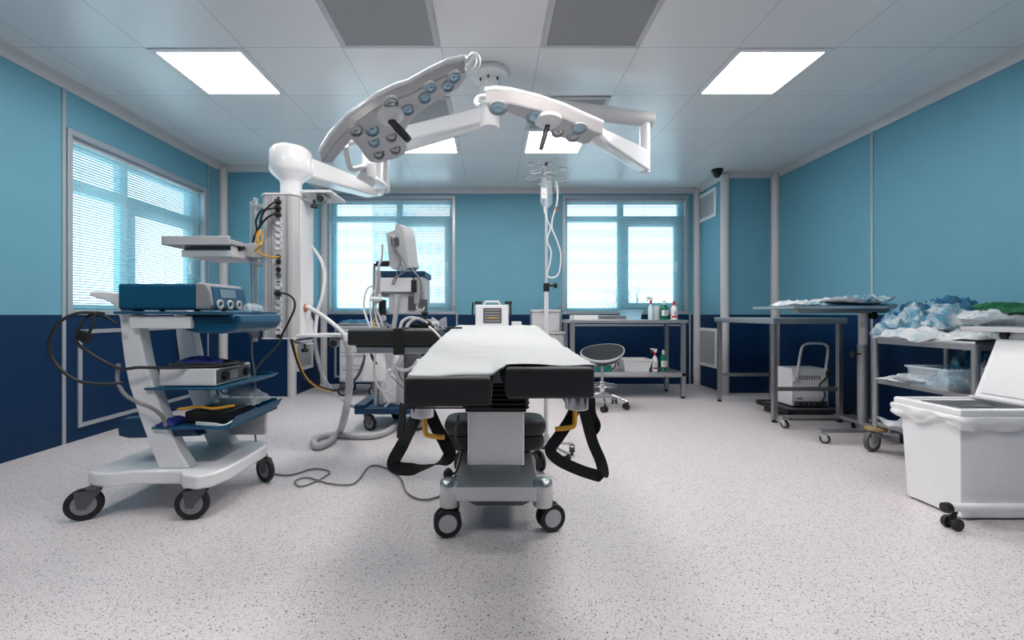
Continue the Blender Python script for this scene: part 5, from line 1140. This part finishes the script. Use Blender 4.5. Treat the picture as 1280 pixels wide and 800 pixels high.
packet(1256, 0, 3.12, 1.10, .30, .26, .06, 60, 'green', 'dark green packet on top of the cart heap', -.1, crease=.5)
packet(1262, 0, 3.02, 1.075, .32, .26, .045, 61, 'green', 'lower green packet at the right end of the cart heap', .25, crease=.5)
packet(1272, 0, 3.2, .99, .40, .40, .10, 62, 'baglblue', 'pale blue bag at the right rear of the cart heap', .25, crease=.7)
packet(1128, 0, 3.25, .57, .34, .26, .05, 63, 'bagwhite', 'white paper packet at the left of the cart middle shelf', .3, dx=.06)
packet(1125, 0, 3.12, .60, .32, .20, .04, 64, 'bagwhite', 'upper white paper packet tilted on the cart middle shelf', .5, dx=.10, flat=1.2)
tb = tub(X(1160, 2.95) - .02, 3.42, 2.80, 3.08, .571, .715, 'plastic', 'clear_tub', 'clear plastic tub filled with blue wrappers on the middle shelf of the cart', 'tub')
packet(1190, 0, 2.94, .58, .32, .22, .12, 65, 'baglblue', 'pale blue crumpled wrapper inside the clear tub', .1, crease=.95)
packet(1215, 0, 3.0, .62, .30, .22, .26, 66, 'bagteal', 'deep blue tall bag beside the tub behind the right cart post', .3, dx=.06, crease=.9)
packet(1220, 0, 2.85, .60, .22, .2, .18, 67, 'bagwhite', 'white crumpled bag at the right end of the middle shelf', .8, dx=.12, crease=.9)
packet(1130, 0, 3.2, .24, .40, .26, .035, 68, 'bagwhite', 'white curled packet at the left of the bottom cart shelf', .2, dx=.10, flat=2.0)
packet(1140, 0, 3.22, .275, .26, .2, .04, 69, 'bagteal', 'blue packet resting on the white curled packet of the bottom shelf', .2, dx=.14)

# tray table reaching over the cart from the right
r = thing('tray_stand', (3.72, 2.62, 0), 'steel tray stand reaching in over the white bin from the right edge', 'tray stand')
zz = .985
b = MB(); b.box(2.90, 3.68, 2.38, 2.70, zz - .012, zz); b.box(2.89, 3.69, 2.37, 2.382, zz - .016, zz + .012); b.box(2.89, 2.902, 2.37, 2.71, zz - .016, zz + .012); b.box(2.89, 3.69, 2.70, 2.712, zz - .016, zz + .012); b.build('tray', 'lgrey', r, bev=.003)
MB().box(3.0, 3.74, 2.52, 2.56, zz - .045, zz - .014).build('tray_arm', 'steeld', r, bev=.003)
MB().lathe((2.985, 2.54, zz - .035), [(.002, -.02), (.028, -.018), (.028, .018), (.002, .02)], 18, 'y').build('knob', 'black', r)
MB().cyl((3.72, 2.54, .1), (3.72, 2.54, zz - .02), .025).build('post', 'steeld', r)
b = MB(); b.box(3.30, 3.76, 2.50, 2.58, .07, .10); b.box(3.69, 3.75, 2.25, 2.85, .07, .10); b.build('foot', 'steeld', r, bev=.004)
for x, y in ((3.72, 2.28), (3.72, 2.82), (3.33, 2.54)): caster(r, x, y, .032, .07, .4, w=.02)

# white waste bin
r = thing('waste_bin', (2.68, 2.4, 0), 'white rectangular waste bin with open lid and bin liner at the right edge', 'waste bin')
def taper(x0, x1, y0, y1, z0, x2, x3, y2, y3, z1, th=.01):
    o0 = [(x0, y0, z0), (x1, y0, z0), (x1, y1, z0), (x0, y1, z0)]; o1 = [(x2, y2, z1), (x3, y2, z1), (x3, y3, z1), (x2, y3, z1)]
    i1 = [(x2 + th, y2 + th, z1), (x3 - th, y2 + th, z1), (x3 - th, y3 - th, z1), (x2 + th, y3 - th, z1)]; i0 = [(x0 + th, y0 + th, z0 + th), (x1 - th, y0 + th, z0 + th), (x1 - th, y1 - th, z0 + th), (x0 + th, y1 - th, z0 + th)]
    return MB().rings([o0, o1, i1, i0])
taper(2.435, 2.93, 2.275, 2.57, .012, 2.415, 2.95, 2.262, 2.595, .56).build('bin_body', 'white2', r, bev=.01, seg=3)
rx0, rx1, ry0, ry1 = 2.395, 2.97, 2.24, 2.615; b = MB(); w = .035
b.rings([[(rx0 + q, ry0 + q, z), (rx1 - q, ry0 + q, z), (rx1 - q, ry1 - q, z), (rx0 + q, ry1 - q, z)] for q, z in ((.012, .535), (0, .54), (0, .578), (.006, .582), (w, .582), (w, .55))], cap=False)
b.build('rim', 'white2', r, bev=.004)
MB().box(rx0 + .14, rx0 + .32, ry0 + .12, ry0 + .24, .566, .574).build('inner_flap', 'dgrey', r, bev=.004)
b = MB(); b.rings([[(rx0 + q, ry0 + q, .57), (rx1 - q, ry0 + q, .57), (rx1 - q, ry1 - q, .57), (rx0 + q, ry1 - q, .57)] for q in (.03, .06)], cap=False); b.build('inner_lip', 'white', r)
# lid
e0, e1 = v3(2.835, 2.27, .585), v3(2.835, 2.585, .585); dv = v3(.125, 0, .345); nv = v3(.94, 0, -.34).normalized() * .018
b = MB(); b.prism([e0, e1, e1 + dv - v3(0, .01, 0), e0 + dv + v3(0, .01, 0)], nv); b.build('lid', 'white2', r, bev=.01, seg=3)
ii = -nv * .35; b = MB(); b.prism([e0 + dv * .08 + v3(0, .03, 0), e1 + dv * .08 - v3(0, .03, 0), e1 + dv * .93 - v3(0, .035, 0), e0 + dv * .93 + v3(0, .035, 0)], ii); b.build('lid_inner_panel', 'white', r, bev=.003)
MB().prism([e0 + dv + v3(0.01, .06, 0), e1 + dv + v3(.01, -.03, 0), e1 + dv + v3(.025, -.04, .035), e0 + dv + v3(.025, .07, .035)], nv).build('lid_grip', 'white2', r, bev=.004)
b = MB(); b.cyl((2.835, 2.26, .585), (2.835, 2.6, .585), .010, n=10); b.build('hinge', 'lgrey', r)
# liner folded over the rim
vs = []; nseg = 120; rowsz = 9
def per(t):
    L = [(rx0, ry0), (rx1, ry0), (rx1, ry1), (rx0, ry1)]; k = int(t * 4) % 4; f = t * 4 - int(t * 4); a, c = L[k], L[(k + 1) % 4]
    return v3(a[0] + (c[0] - a[0]) * f, a[1] + (c[1] - a[1]) * f, 0)
cc = v3((rx0 + rx1) / 2, (ry0 + ry1) / 2, 0)
for j in range(rowsz):
    for i in range(nseg):
        t = i / nseg; p = per(t); q = p * 1.0; f = j / (rowsz - 1)
        out = .010 + .012 * math.sin(t * 60) * f + .028 * mnoise.noise(v3(t * 22, f * 2, 3)) * min(1, f * 2) + .012 * math.sin(f * 3.14)
        dirn = (p - cc); dirn = v3(dirn.x / abs(rx1 - cc.x), dirn.y / abs(ry1 - cc.y), 0); dirn = v3(dirn.x if abs(dirn.x) > .99 else 0, dirn.y if abs(dirn.y) > .99 else 0, 0)
        if dirn.length > 0: dirn.normalize()
        dep = .075 + .03 * mnoise.noise(v3(t * 9, 0, 8)) + .012 * math.sin(t * 25)
        q = p + dirn * (out - .022 * f); q.z = .548 - dep * f; vs.append(q)
fs = [(j * nseg + i, j * nseg + (i + 1) % nseg, (j + 1) * nseg + (i + 1) % nseg, (j + 1) * nseg + i) for j in range(rowsz - 1) for i in range(nseg)]
tag(MB().add(vs, fs).build('bin_liner', 'liner', angle=80, solid=.001), 'translucent white liner folded over the rim of the waste bin', 'bin liner')
b = MB(); b.cyl((2.27, 2.185, .108), (3.3, 2.185, .108), .020, n=16); b.build('bumper_tube', 'white', r)
MB().lathe((2.27, 2.185, .108), [(.012, -.02), (.024, -.018), (.025, .01), (.021, .012)], 16, 'x').build('end_cap', 'black', r)
MB().tube([(2.45, 2.185, .108), (2.48, 2.23, .09), (2.50, 2.28, .08)], .014, 8).build('tube_bracket', 'white', r)
caster(r, 2.31, 2.19, .03, .088, .15, twin=True, fork='black', hub='black', w=.024)
